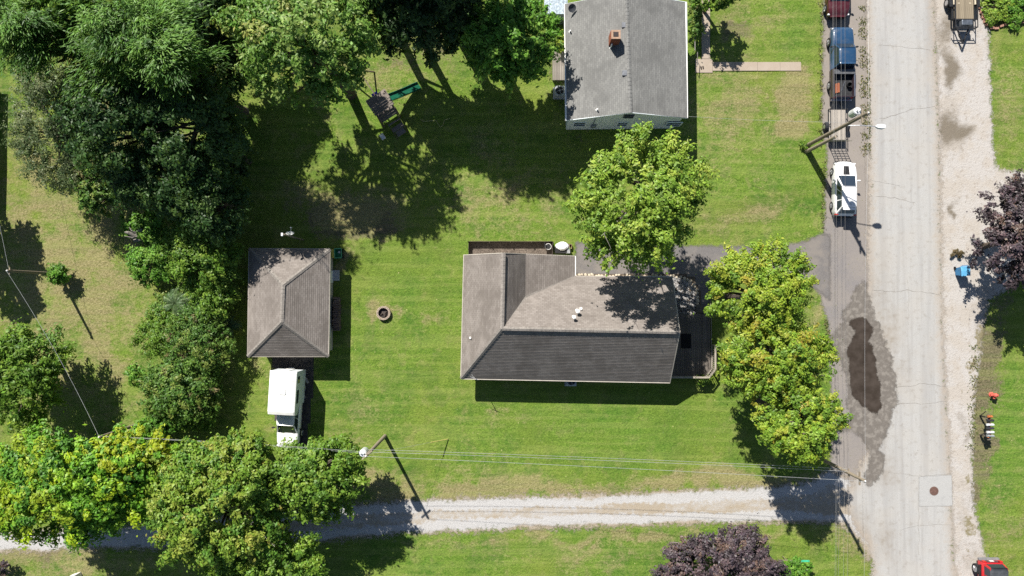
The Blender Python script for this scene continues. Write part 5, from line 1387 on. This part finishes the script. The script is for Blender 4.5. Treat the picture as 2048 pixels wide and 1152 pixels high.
# leaf heap on the shoulder, brick edging, odd boxes
be = thing('brick_edging', 'curved row of red brick edging around the planted bed at the top right', 'edging', at(1965, 40))
oe = be.location; M_EDGE = plain('edging_brick', (.36, .20, .15), .9, .15, var=.3, scale=9, bump=.3)
src = None
for k, (x, y) in enumerate([(1956, -6), (1957, 4), (1959, 14), (1962, 24), (1965, 33), (1969, 42), (1975, 50), (1984, 56), (1993, 57), (2003, 52), (2013, 49), (2023, 47), (2033, 46), (2043, 45)]):
    p = at(x, y, .06); loc = (p[0] - oe[0], p[1] - oe[1], .07); rz = rr.uniform(-.3, .3) + (1.5 if k < 6 else .2)
    if src is None: src = MB().box((0, 0, 0), (.34, .18, .14), bev=.025).build('brick', M_EDGE, be); src.location = loc; src.rotation_euler = (0, 0, rz)
    else: inst(src, 'brick', be, loc, rz)
bc = thing('barrel', 'black steel barrel beside the purple tree at the right edge', 'barrel', at(2034, 366))
MB().lathe([(.27, 0), (.28, .05), (.29, .3), (.28, .33), (.29, .6), (.28, .63), (.28, .88), (.26, .88), (.25, .8)], seg=18).build('drum', M_BLACK, bc); MB().lathe([(.26, .8), (.2, .82)], seg=18).build('lid', M_GALV, bc)
ub = thing('utility_box', 'white metal box on the dry grass at the bottom edge', 'utility box', at(155, 1152), .3)
MB().box((0, 0, .4), (.7, .5, .8), bev=.03).build('casing', M_TRIM, ub); MB().box((0, 0, .82), (.76, .56, .05), bev=.02).build('lid', plain('box_lid', (.6, .6, .58), .5), ub)
gs = thing('garden_pole', 'horizontal pole with green tip sticking out of the small bush by the lane', 'pole', at(1580, 1112))
MB().tube([(-1.2, .02, .9), (.4, -.02, .9)], .03, 6).tube([(-.6, 0, .0), (-.6, 0, .9)], .025, 6).build('bar', M_POLE, gs); MB().box((.75, -.05, .92), (.8, .14, .06), bev=.02).build('tip', plain('green_tip', (.05, .42, .25), .5), gs)
# small vertical post light by the stub pole base: ivy lump handled with the plants

# ================================================================== TREES AND SHRUBS
t = NT('leaf', .5, .35)
col = t.attr('lcol', 'Color'); t.color(col)
tl_ = t.n('ShaderNodeBsdfTranslucent'); t.set(tl_.inputs[0], t.mix(.35, col, (.20, .30, .015)))
mx = t.n('ShaderNodeMixShader'); mx.inputs[0].default_value = .36
t.t.links.new(t.b.outputs[0], mx.inputs[1]); t.t.links.new(tl_.outputs[0], mx.inputs[2]); t.t.links.new(mx.outputs[0], t.out.inputs['Surface'])
M_LEAF = t.m
t = NT('leaf_purple', .5, .35); t.color(t.attr('lcol', 'Color')); M_LEAFP = t.m
M_BARK = plain('bark', (.11, .09, .072), .95, .1, var=.35, scale=9, bump=.5); M_BARKP = plain('pale_bark', (.34, .31, .27), .9, .1, var=.25, scale=9)


def unit(v): return v / (np.linalg.norm(v, axis=-1, keepdims=True) + 1e-9)


def leaf_mesh(name, P, N, A, L, Wd, C, m, parent):
    """one folded diamond leaf per row: centre P, normal N, axis A, half length L, half width Wd, colour C"""
    A = unit(A - N * (A * N).sum(1, keepdims=True)); B = np.cross(N, A)
    L = L[:, None]; Wd = Wd[:, None]
    tip = P + A * L - N * L * .25; base = P - A * L
    V = np.stack([base, P + B * Wd + A * L * .1, tip, P - B * Wd + A * L * .1], 1).reshape(-1, 3)
    Q = np.arange(len(V)).reshape(-1, 4)
    me = quick_mesh(name, V, Q)
    a = me.attributes.new('lcol', 'FLOAT_COLOR', 'FACE')
    a.data.foreach_set('color', np.ascontiguousarray(np.concatenate([C, np.ones((len(C), 1))], 1), dtype=np.float32).ravel())
    return link_mesh(name, me, m, parent)


PAL = {
    'maple': [((0.235, 0.362, 0.044), 5), ((0.161, 0.275, 0.035), 3), ((0.332, 0.436, 0.066), 2)],
    'yellowgreen': [((0.279, 0.383, 0.037), 5), ((0.207, 0.336, 0.037), 4), ((0.356, 0.417, 0.052), 2), ((0.350, 0.329, 0.043), .5), ((0.143, 0.255, 0.031), 2)],
    'gold': [((0.140, 0.321, 0.026), 5), ((0.237, 0.419, 0.030), 3), ((0.383, 0.526, 0.024), 1.2), ((0.089, 0.232, 0.026), 3)],
    'olive': [((0.179, 0.294, 0.034), 5), ((0.256, 0.333, 0.048), 3), ((0.324, 0.333, 0.064), .8), ((0.110, 0.232, 0.030), 3)],
    'mid': [((0.144, 0.262, 0.029), 5), ((0.094, 0.193, 0.024), 3), ((0.209, 0.324, 0.041), 2)],
    'light': [((0.172, 0.303, 0.054), 5), ((0.117, 0.240, 0.036), 3), ((0.240, 0.352, 0.084), 2), ((0.295, 0.338, 0.084), .4)],
    'bright': [((0.118, 0.280, 0.030), 5), ((0.182, 0.342, 0.045), 3), ((0.080, 0.192, 0.023), 2)],
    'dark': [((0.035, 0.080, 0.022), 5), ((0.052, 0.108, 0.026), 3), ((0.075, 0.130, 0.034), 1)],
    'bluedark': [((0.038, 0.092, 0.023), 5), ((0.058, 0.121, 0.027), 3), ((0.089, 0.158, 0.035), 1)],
    'willow': [((0.138, 0.187, 0.077), 5), ((0.094, 0.143, 0.057), 3), ((0.193, 0.226, 0.105), 2)],
    'pine': [((0.106, 0.227, 0.043), 5), ((0.158, 0.301, 0.059), 3), ((0.063, 0.147, 0.032), 3)],
    'purple': [((0.063, 0.047, 0.055), 5), ((0.097, 0.068, 0.072), 3), ((0.036, 0.027, 0.032), 3), ((0.112, 0.073, 0.059), 1.2)],
    'shrub': [((0.087, 0.185, 0.031), 5), ((0.139, 0.245, 0.041), 3), ((0.200, 0.265, 0.054), 1.5), ((0.217, 0.192, 0.083), .5)],
    'straw': [((.17, .13, .07), 5), ((.24, .19, .11), 3), ((.11, .085, .045), 3)],
    'sumac': [((0.095, 0.165, 0.065), 5), ((0.135, 0.205, 0.080), 3)],
}


def tree(name, label, cat, px, py, zc, rx, ry, rz, pal, seed, n=9000, ncl=70, clr=.20, leaf=(.15, .085), group=None, purple=False, trunk=True, style='leaf', lobes=11, base=None, bare=0, zmin=-.45, bias=None, fill=.75, pale=False):
    """px,py = where the crown's centre shows in the photo at height zc; rx,ry = crown half axes in photo pixels; rz in metres"""
    if style == 'leaf': n = int(n * 1.45); leaf = (leaf[0] * .80, leaf[1] * .80)
    g = np.random.default_rng(seed); c = np.array(at(px, py, zc)); k = mpp(zc); R = np.array([rx * k, ry * k, rz])
    b = at(*base) if base else (c[0], c[1], 0.0)
    root = thing(name, label, cat, (b[0], b[1], 0), 0, group); o = np.array([b[0], b[1], 0.0]); Cc = c - o
    # clump centres: uneven shell with lobes
    ncl = int(ncl * (1.3 if style == 'needle' else 5.0)); clr = clr * (.9 if style == 'needle' else .47)
    D = unit(g.normal(size=(ncl * 4, 3))); D = D[D[:, 2] > zmin]
    HD = unit(g.normal(size=(9, 3))); D = D[~(((D @ HD.T).max(1) > .95) & (g.random(len(D)) < .7))][:ncl]
    LD = unit(g.normal(size=(lobes, 3)) * np.array([1, 1, .45])); LA = g.uniform(.10, .46, lobes)
    amp = .74 + (np.maximum(0, D @ LD.T) ** 9 * LA).sum(1) + g.normal(0, .10, len(D)) + (g.random(len(D)) < .06) * g.uniform(.05, .28, len(D)); amp = np.where(amp > 1.0, 1.0 + (amp - 1.0) * .45, amp)
    rho = g.uniform(.15, 1, len(D)) ** (1 - fill) * amp
    CL = Cc + D * R * rho[:, None]
    keep = CL[:, 2] > .25; CL = CL[keep]; D = D[keep]
    pc = np.array([p[0] for p in PAL[pal]]); pw = np.array([p[1] for p in PAL[pal]], float); pw /= pw.sum()
    ccol = pc[g.choice(len(pc), len(CL), p=pw)]
    if bias is not None:      # colour grouped by side: (direction, palette entry, amount)
        s = unit(np.array([bias[0]], float))[0]; w = g.random(len(CL)) < np.clip((D @ s) * bias[2], 0, 1); ccol[w] = np.array(bias[1])
    cs = (R.mean() * clr) * np.exp(g.normal(-.06, .36, len(CL)))
    idx = g.choice(len(CL), n, p=(cs ** 2) / (cs ** 2).sum())
    u = unit(g.normal(size=(n, 3))); rad = g.random(n) ** .45
    # elongated sprays: each clump is stretched along its own outward twig
    out = unit(D + np.array([0, 0, .25]) + g.normal(0, .35, D.shape))[idx]
    off = u * rad[:, None] * cs[idx][:, None]
    oh_ = unit(out * np.array([1, 1, .35])); off = off + oh_ * ((off * oh_).sum(1, keepdims=True)) * 1.1; off[:, 2] *= .60
    fr = g.random(n) < .05; off[fr] *= 1.8
    P = CL[idx] + off
    P[:, 2] = np.maximum(P[:, 2], .05)
    N = unit(np.array([0, 0, .75]) + u * .65 + D[idx] * .25 + g.normal(0, .42, (n, 3)))
    if style == 'needle':
        A = unit(out + u * .6 + g.normal(0, .2, (n, 3))); N = unit(np.array([-.25, .45, .8]) + g.normal(0, .35, (n, 3))); L = g.uniform(.7, 1.3, n) * leaf[0]; Wd = g.uniform(.8, 1.2, n) * leaf[1]
    else:
        A = g.normal(size=(n, 3)) + out * .5; L = g.uniform(.5, 1.5, n) * leaf[0]; Wd = g.uniform(.6, 1.4, n) * leaf[1]
    C = ccol[idx] * g.uniform(.72, 1.28, (n, 1)) * (1 + g.normal(0, .05, (n, 3)))
    leaf_mesh('crown', P, N, A, L, Wd, np.clip(C, .004, .9), M_LEAFP if purple else M_LEAF, root)
    if trunk:
        mb = MB(); tw = MB(); tr_ = max(.06, .032 * (zc + rz)); top = Cc + np.array([0, 0, R[2] * .35])
        w1 = np.array([g.normal(0, .12), g.normal(0, .12), 0])
        mb.tube([(0, 0, -.1), (0, 0, .2), tuple(Cc * .45 + w1), tuple(Cc * .8 + w1 * .5 + 0), tuple(top)], [tr_ * 1.25, tr_, tr_ * .85, tr_ * .6, tr_ * .15], 9)
        sel = g.choice(len(CL), min(len(CL), 26 + bare), replace=False)
        for q, i in enumerate(sel):
            f = g.uniform(.4, .95); s0 = Cc * f + w1 * .5; e = CL[i]; m_ = (s0 + e) / 2 + np.array([0, 0, -.10 * R[2]]) + g.normal(0, .12, 3)
            if q < bare: mb_ = tw
            else: mb_ = mb
            if q < bare: e = Cc + (CL[i] - Cc) * g.uniform(1.05, 1.28)
            mb_.tube([tuple(s0), tuple(m_), tuple(e)], [tr_ * (.38 if q >= bare else .2), tr_ * (.24 if q >= bare else .14), .012], 5, cap=False)
            if q < bare:
                for _ in range(3):
                    f2 = g.uniform(.5, .95); s1 = m_ + (e - m_) * f2; tw.tube([tuple(s1), tuple(s1 + g.normal(0, .35, 3))], [.02, .006], 4, cap=False)
        mb.build('trunk', M_BARK, root)
        if tw.v: tw.build('bare_twigs', M_BARKP, root)
    return root


GRV = 'trees of the north-west grove'
tree('pine_tree', 'soft bright pine at the top left corner of the grove', 'tree', 70, 60, 10.5, 105, 78, 3.2, 'pine', 1, 20000, 90, .20, (.19, .034), GRV, style='needle', fill=.6)
tree('pine_tree', 'bright-tufted pine leaning over the middle of the grove top', 'tree', 270, 60, 11.5, 118, 82, 3.4, 'pine', 2, 22000, 95, .19, (.19, .034), GRV, style='needle', fill=.6)
tree('pine_tree', 'pine with the brightest tuft at the east side of the grove', 'tree', 335, 120, 12.0, 72, 52, 3.0, 'pine', 3, 14000, 60, .22, (.19, .034), GRV, style='needle', fill=.6)
tree('grey_willow', 'grey-green fine-leaved tree on the west edge of the grove', 'tree', 105, 250, 5.0, 78, 120, 2.6, 'willow', 4, 15000, 110, .17, (.13, .04), GRV, fill=.8)
tree('grey_willow', 'thin see-through grey-green tree at the lower west edge of the grove', 'tree', 165, 335, 3.5, 55, 60, 1.8, 'willow', 5, 3600, 60, .16, (.12, .04), GRV, fill=.8)
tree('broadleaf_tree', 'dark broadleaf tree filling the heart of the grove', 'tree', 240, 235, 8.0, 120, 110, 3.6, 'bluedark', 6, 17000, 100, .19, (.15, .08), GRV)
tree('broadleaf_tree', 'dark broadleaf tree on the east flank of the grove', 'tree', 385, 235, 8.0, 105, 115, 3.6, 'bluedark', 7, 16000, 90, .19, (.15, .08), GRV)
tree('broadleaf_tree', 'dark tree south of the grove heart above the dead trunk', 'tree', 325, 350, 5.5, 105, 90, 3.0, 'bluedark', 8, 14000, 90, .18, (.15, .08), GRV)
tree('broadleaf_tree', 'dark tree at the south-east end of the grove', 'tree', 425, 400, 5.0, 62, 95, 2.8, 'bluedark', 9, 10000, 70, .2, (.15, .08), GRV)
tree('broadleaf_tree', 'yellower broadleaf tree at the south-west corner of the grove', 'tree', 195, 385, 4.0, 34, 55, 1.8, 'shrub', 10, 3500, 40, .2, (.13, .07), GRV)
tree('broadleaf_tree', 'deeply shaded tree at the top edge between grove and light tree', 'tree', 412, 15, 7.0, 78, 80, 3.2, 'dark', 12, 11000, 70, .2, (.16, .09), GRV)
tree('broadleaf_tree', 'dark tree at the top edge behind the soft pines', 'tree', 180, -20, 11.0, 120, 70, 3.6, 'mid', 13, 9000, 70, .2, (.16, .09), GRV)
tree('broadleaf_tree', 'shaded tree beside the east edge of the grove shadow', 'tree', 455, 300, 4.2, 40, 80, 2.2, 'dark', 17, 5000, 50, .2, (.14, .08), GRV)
tree('broadleaf_tree', 'dark tree added for shade between the grove and the tall light-green tree', 'tree', 462, 125, 4.6, 50, 66, 2.6, 'dark', 18, 6000, 60, .2, (.15, .08), GRV)  # added crown, put here to deepen the shade east of the grove
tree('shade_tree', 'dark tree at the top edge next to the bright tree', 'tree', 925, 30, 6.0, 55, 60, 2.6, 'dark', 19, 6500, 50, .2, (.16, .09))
# thicket
THK = 'shrubs of the thicket west of the garage'
tree('shrub', 'bright leafy shrub around the dead trunk', 'shrub', 290, 455, 2.4, 42, 30, 1.4, 'bright', 20, 3600, 34, .24, (.13, .075), THK, zmin=-.2)
tree('shrub', 'bright shrub bulging onto the lawn below the dead trunk', 'shrub', 305, 520, 2.2, 56, 42, 1.5, 'bright', 21, 5600, 46, .22, (.13, .075), THK, zmin=-.2)
tree('shrub', 'shaded shrub between the bright shrubs and the garage', 'shrub', 400, 505, 3.0, 70, 80, 2.2, 'mid', 22, 11000, 80, .2, (.13, .075), THK, zmin=-.2)
tree('shrub', 'bluish dark shrub below the sumac fronds', 'shrub', 322, 668, 1.9, 46, 46, 1.5, 'mid', 23, 5200, 44, .22, (.11, .05), THK, zmin=-.2)
tree('shrub', 'olive shrub in the middle of the thicket', 'shrub', 392, 690, 2.4, 68, 74, 1.9, 'shrub', 24, 10000, 80, .18, (.12, .05), THK, zmin=-.2)
tree('shrub', 'dark rounded shrub at the south end of the thicket', 'shrub', 358, 775, 2.4, 76, 74, 2.0, 'shrub', 25, 12000, 90, .18, (.13, .07), THK, zmin=-.2)
tree('shrub', 'bright low shrub sticking out on the west side of the thicket', 'shrub', 272, 748, 1.1, 20, 18, .8, 'bright', 26, 1000, 14, .3, (.12, .06), THK, zmin=-.2)
tree('shrub', 'light green shrub at the south tip of the thicket by the wires', 'shrub', 320, 845, 1.6, 46, 22, 1.1, 'bright', 27, 2800, 28, .22, (.13, .07), THK, zmin=-.2)
tree('shrub', 'shaded shrub on the east flank of the thicket', 'shrub', 425, 605, 2.2, 38, 66, 1.8, 'mid', 28, 5200, 44, .22, (.12, .06), THK, zmin=-.2)
tree('shrub', 'dark shrub low on the east side of the thicket south end', 'shrub', 415, 780, 1.2, 30, 60, 1.0, 'mid', 29, 3000, 30, .22, (.12, .06), THK, zmin=-.2)


def sumac(label, px, py, zc, seed, nf=16, L=1.1):
    g = np.random.default_rng(seed); p = at(px, py, zc); root = thing('sumac', label, 'shrub', (p[0], p[1], 0), 0, 'sumacs in the thicket')
    P, N, A, C = [], [], [], []; mb = MB()
    mb.tube([(0, 0, 0), (0, 0, zc)], [.05, .03], 6)
    for k in range(nf):
        a = k * 2 * math.pi / nf + g.normal(0, .2); ln = L * g.uniform(.75, 1.2); d = np.array([math.cos(a), math.sin(a), 0]); prev = np.array([0, 0, zc])
        side = np.array([-d[1], d[0], 0]); col = np.array(PAL['sumac'][k % 2][0]) * g.uniform(.8, 1.25)
        for i in range(1, 15):
            q = i / 14; c = d * ln * q + np.array([0, 0, zc + .35 * math.sin(q * 2.2) - .35 * q * q])
            for s in (-1, 1):
                P.append(c + side * s * .10 * (1.15 - q * .6)); N.append(np.array([0, 0, 1.0]) + side * s * .25 + g.normal(0, .15, 3)); A.append(side * s + d * .45); C.append(col * g.uniform(.85, 1.15))
            if i % 7 == 0: mb.tube([tuple(prev), tuple(c)], [.012, .008], 4, cap=False); prev = c
    P = np.array(P); n = len(P)
    leaf_mesh('fronds', P, unit(np.array(N)), np.array(A), np.full(n, .13), np.full(n, .035), np.array(C), M_LEAF, root)
    mb.build('stem', M_BARK, root)
sumac('feathery sumac with fern-like fronds on the west side of the thicket', 352, 606, 2.3, 31)
sumac('feathery sumac with fern-like fronds on the east side of the thicket', 412, 598, 2.5, 32)
sumac('small sumac whose fronds hang over the grass beside the garage', 462, 652, 1.2, 33, 9, .8)
sumac('low sumac between the two large sumacs', 383, 622, 1.7, 34, 12, .9)

# lawn trees
tree('round_tree', 'mid-green tree at the left edge below the lone pole', 'tree', 48, 745, 4.2, 82, 92, 2.6, 'mid', 40, 14000, 80, .2, (.17, .075))
tree('round_tree', 'tree beyond the left edge throwing a round shadow near the lone pole', 'tree', -125, 378, 5.0, 55, 60, 2.2, 'mid', 41, 7000, 60, .2, (.16, .085))
tree('round_tree', 'tree beyond the left edge throwing the lower shadow above the left tree', 'tree', -115, 480, 4.6, 42, 42, 1.8, 'mid', 48, 5000, 50, .2, (.16, .085))
tree('yellow_tree', 'big tree with golden yellow patches at the bottom left', 'tree', 140, 972, 6.0, 156, 106, 3.8, 'gold', 42, 32000, 120, .15, (.165, .085), fill=.82, bias=((-.6, -.1, .5), (.27, .38, .024), .75))
tree('yellow_tree', 'golden-tipped tree behind the bottom left tree, reaching under the wires', 'tree', 255, 925, 5.5, 95, 62, 2.8, 'gold', 43, 16000, 80, .17, (.165, .085), fill=.82, bias=((.4, .8, .5), (.33, .40, .022), .8))
tree('olive_tree', 'large olive and brownish tree over the gravel lane', 'tree', 445, 1018, 7.0, 138, 122, 4.0, 'olive', 44, 30000, 130, .15, (.15, .085), fill=.82, bare=8, pale=True)
tree('olive_tree', 'olive tree with bare twigs between the camper and the lane', 'tree', 462, 930, 6.5, 78, 52, 2.6, 'olive', 45, 14000, 80, .17, (.15, .085), bare=8, pale=True)
tree('green_tree', 'fresh green tree just south of the camper truck', 'tree', 628, 955, 5.5, 90, 76, 3.0, 'mid', 46, 17000, 100, .17, (.15, .085))
tree('green_tree', 'dark green tree at the bottom edge below the olive tree', 'tree', 520, 1130, 6.0, 120, 70, 3.2, 'mid', 47, 14000, 90, .17, (.15, .085))
tree('light_tree', 'tall light-green tree with a visible trunk at the top', 'tree', 605, 78, 9.2, 158, 108, 3.6, 'light', 50, 15000, 120, .15, (.17, .09), fill=.8, base=(702, 188))
tree('bright_tree', 'bright green tree hugging the west side of the grey-roofed house', 'tree', 1012, 85, 6.5, 88, 90, 3.4, 'bright', 51, 20000, 110, .16, (.16, .09))
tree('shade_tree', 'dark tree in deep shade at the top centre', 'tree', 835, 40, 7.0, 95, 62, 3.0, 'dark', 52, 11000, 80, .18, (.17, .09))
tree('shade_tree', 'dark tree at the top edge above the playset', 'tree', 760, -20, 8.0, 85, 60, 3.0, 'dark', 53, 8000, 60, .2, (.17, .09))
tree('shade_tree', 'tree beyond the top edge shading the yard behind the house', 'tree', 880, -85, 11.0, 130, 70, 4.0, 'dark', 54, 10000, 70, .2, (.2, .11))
tree('maple_tree', 'green maple standing between the two houses beside the driveway', 'tree', 1296, 394, 9.0, 124, 122, 3.3, 'maple', 55, 24000, 130, .14, (.145, .08), bare=18, pale=True, lobes=15)
tree('yellow_maple', 'northern yellow-green maple by the asphalt driveway mouth', 'tree', 1522, 592, 7.0, 104, 98, 3.0, 'yellowgreen', 56, 24000, 100, .15, (.122, .066), bare=18, pale=True)
tree('yellow_maple', 'middle yellow-green maple beside the parking strip', 'tree', 1558, 716, 7.0, 102, 96, 3.0, 'yellowgreen', 57, 22000, 100, .15, (.122, .066), bare=10, pale=True)
tree('yellow_maple', 'southern yellow-green maple near the lane corner', 'tree', 1596, 836, 7.2, 80, 84, 3.0, 'yellowgreen', 58, 17000, 80, .16, (.128, .072), pale=True)
tree('purple_tree', 'tall dark purple-leaved tree at the right edge', 'tree', 2052, 482, 4.5, 72, 112, 3.0, 'purple', 59, 20000, 100, .16, (.13, .075), purple=True)
tree('purple_tree', 'round purple-brown tree at the bottom edge', 'tree', 1452, 1135, 3.6, 118, 72, 2.6, 'purple', 60, 21000, 120, .14, (.13, .07), purple=True)
tree('shrub', 'small bright bush beside the purple-brown tree', 'shrub', 1592, 1138, 1.0, 34, 22, .8, 'bright', 61, 1800, 24, .24, (.12, .06), zmin=-.2)
tree('vine_clump', 'tuft of bright vine leaves round the foot of the lone west pole', 'shrub', 118, 549, 1.0, 19, 21, .9, 'bright', 62, 1500, 20, .3, (.14, .055), zmin=-.3, trunk=False)
tree('ivy_clump', 'small dark ivy lump at the foot of the street-lamp pole', 'shrub', 1609, 290, .25, 12, 10, .3, 'mid', 63, 350, 10, .35, (.07, .04), zmin=-.1, trunk=False)
tree('shrub', 'leafy ground shrub in the bed at the top right corner', 'shrub', 1995, 15, .25, 38, 36, .4, 'maple', 64, 3600, 40, .2, (.13, .05), zmin=-.1)
tree('shrub', 'second leafy shrub in the top right bed touching the right edge', 'shrub', 2036, 8, .25, 30, 42, .4, 'bright', 65, 3000, 34, .22, (.13, .05), zmin=-.1)
tree('small_tree', 'small dark tree at the top edge east of the grey-roofed house', 'tree', 1432, -12, 3.2, 42, 34, 1.5, 'mid', 66, 2600, 36, .2, (.15, .08), bare=3)
tree('small_tree', 'dark bush in the shade along the east wall of the grey-roofed house', 'shrub', 1392, 30, 1.2, 14, 50, .8, 'shrub', 67, 1800, 24, .25, (.11, .06), zmin=-.2)
tree('shrub', 'small reddish-brown bush at the bottom left edge', 'shrub', 2, 1138, .9, 16, 18, .7, 'purple', 68, 900, 14, .3, (.10, .05), purple=True, zmin=-.2)
tree('shrub', 'small yellowish shrub in the bed west of the grey-roofed house', 'shrub', 1117, 76, .9, 14, 26, .7, 'yellowgreen', 69, 1100, 16, .3, (.10, .06), zmin=-.2)
tree('shrub', 'green shrub in the deck shadow at the south-east deck corner', 'shrub', 1408, 760, .5, 18, 10, .5, 'mid', 70, 900, 14, .3, (.10, .05), zmin=-.1)
tree('weed_patch', 'brownish heap of wilted cuttings on the gravel by the blue bin', 'heap', 1915, 506, .15, 18, 15, .22, 'straw', 71, 1000, 14, .3, (.10, .03), zmin=-.1, trunk=False)

# weeds growing in the seam between parking strip and street
g = np.random.default_rng(90); P = []
for (xa, ya, xb, yb, cnt, sp) in ((1725, 10, 1731, 310, 900, 4.5), (1737, 120, 1739, 300, 350, 1.6), (1652, 640, 1660, 700, 250, 3), (1644, 0, 1641, 300, 350, 3.0), (1950, 690, 1944, 900, 500, 5), (1648, 320, 1646, 460, 200, 3.0)):
    k = g.random(cnt); m_ = (np.sin(k * 31 + xa) + np.sin(k * 67)) > -.6; k = k[m_]
    for q in k: P.append(at(xa + (xb - xa) * q + g.normal(0, sp), ya + (yb - ya) * q + g.normal(0, 2), .03 + abs(g.normal(0, .03))))
P = np.array(P); n = len(P); C = np.array([(.12, .15, .04), (.17, .17, .06), (.24, .20, .10)])[g.integers(0, 3, n)] * g.uniform(.7, 1.3, (n, 1))
wd = leaf_mesh('weeds', P, unit(np.array([0, 0, 1.0]) + g.normal(0, .5, (n, 3))), g.normal(size=(n, 3)), g.uniform(.05, .11, n), g.uniform(.02, .04, n), C, M_LEAF, None)
tag(wd, 'weeds sprouting along the street seam and gravel edges', 'weeds', kind='stuff')

tree('shrub', 'green shrub under the sumac fronds in the middle of the thicket', 'shrub', 365, 612, 1.3, 62, 50, 1.1, 'shrub', 35, 5000, 40, .22, (.12, .06), THK, zmin=-.2)
tree('shrub', 'green shrub joining the thicket to the wires at its south end', 'shrub', 395, 835, 1.3, 44, 26, 1.0, 'mid', 36, 2600, 28, .22, (.12, .06), THK, zmin=-.2)
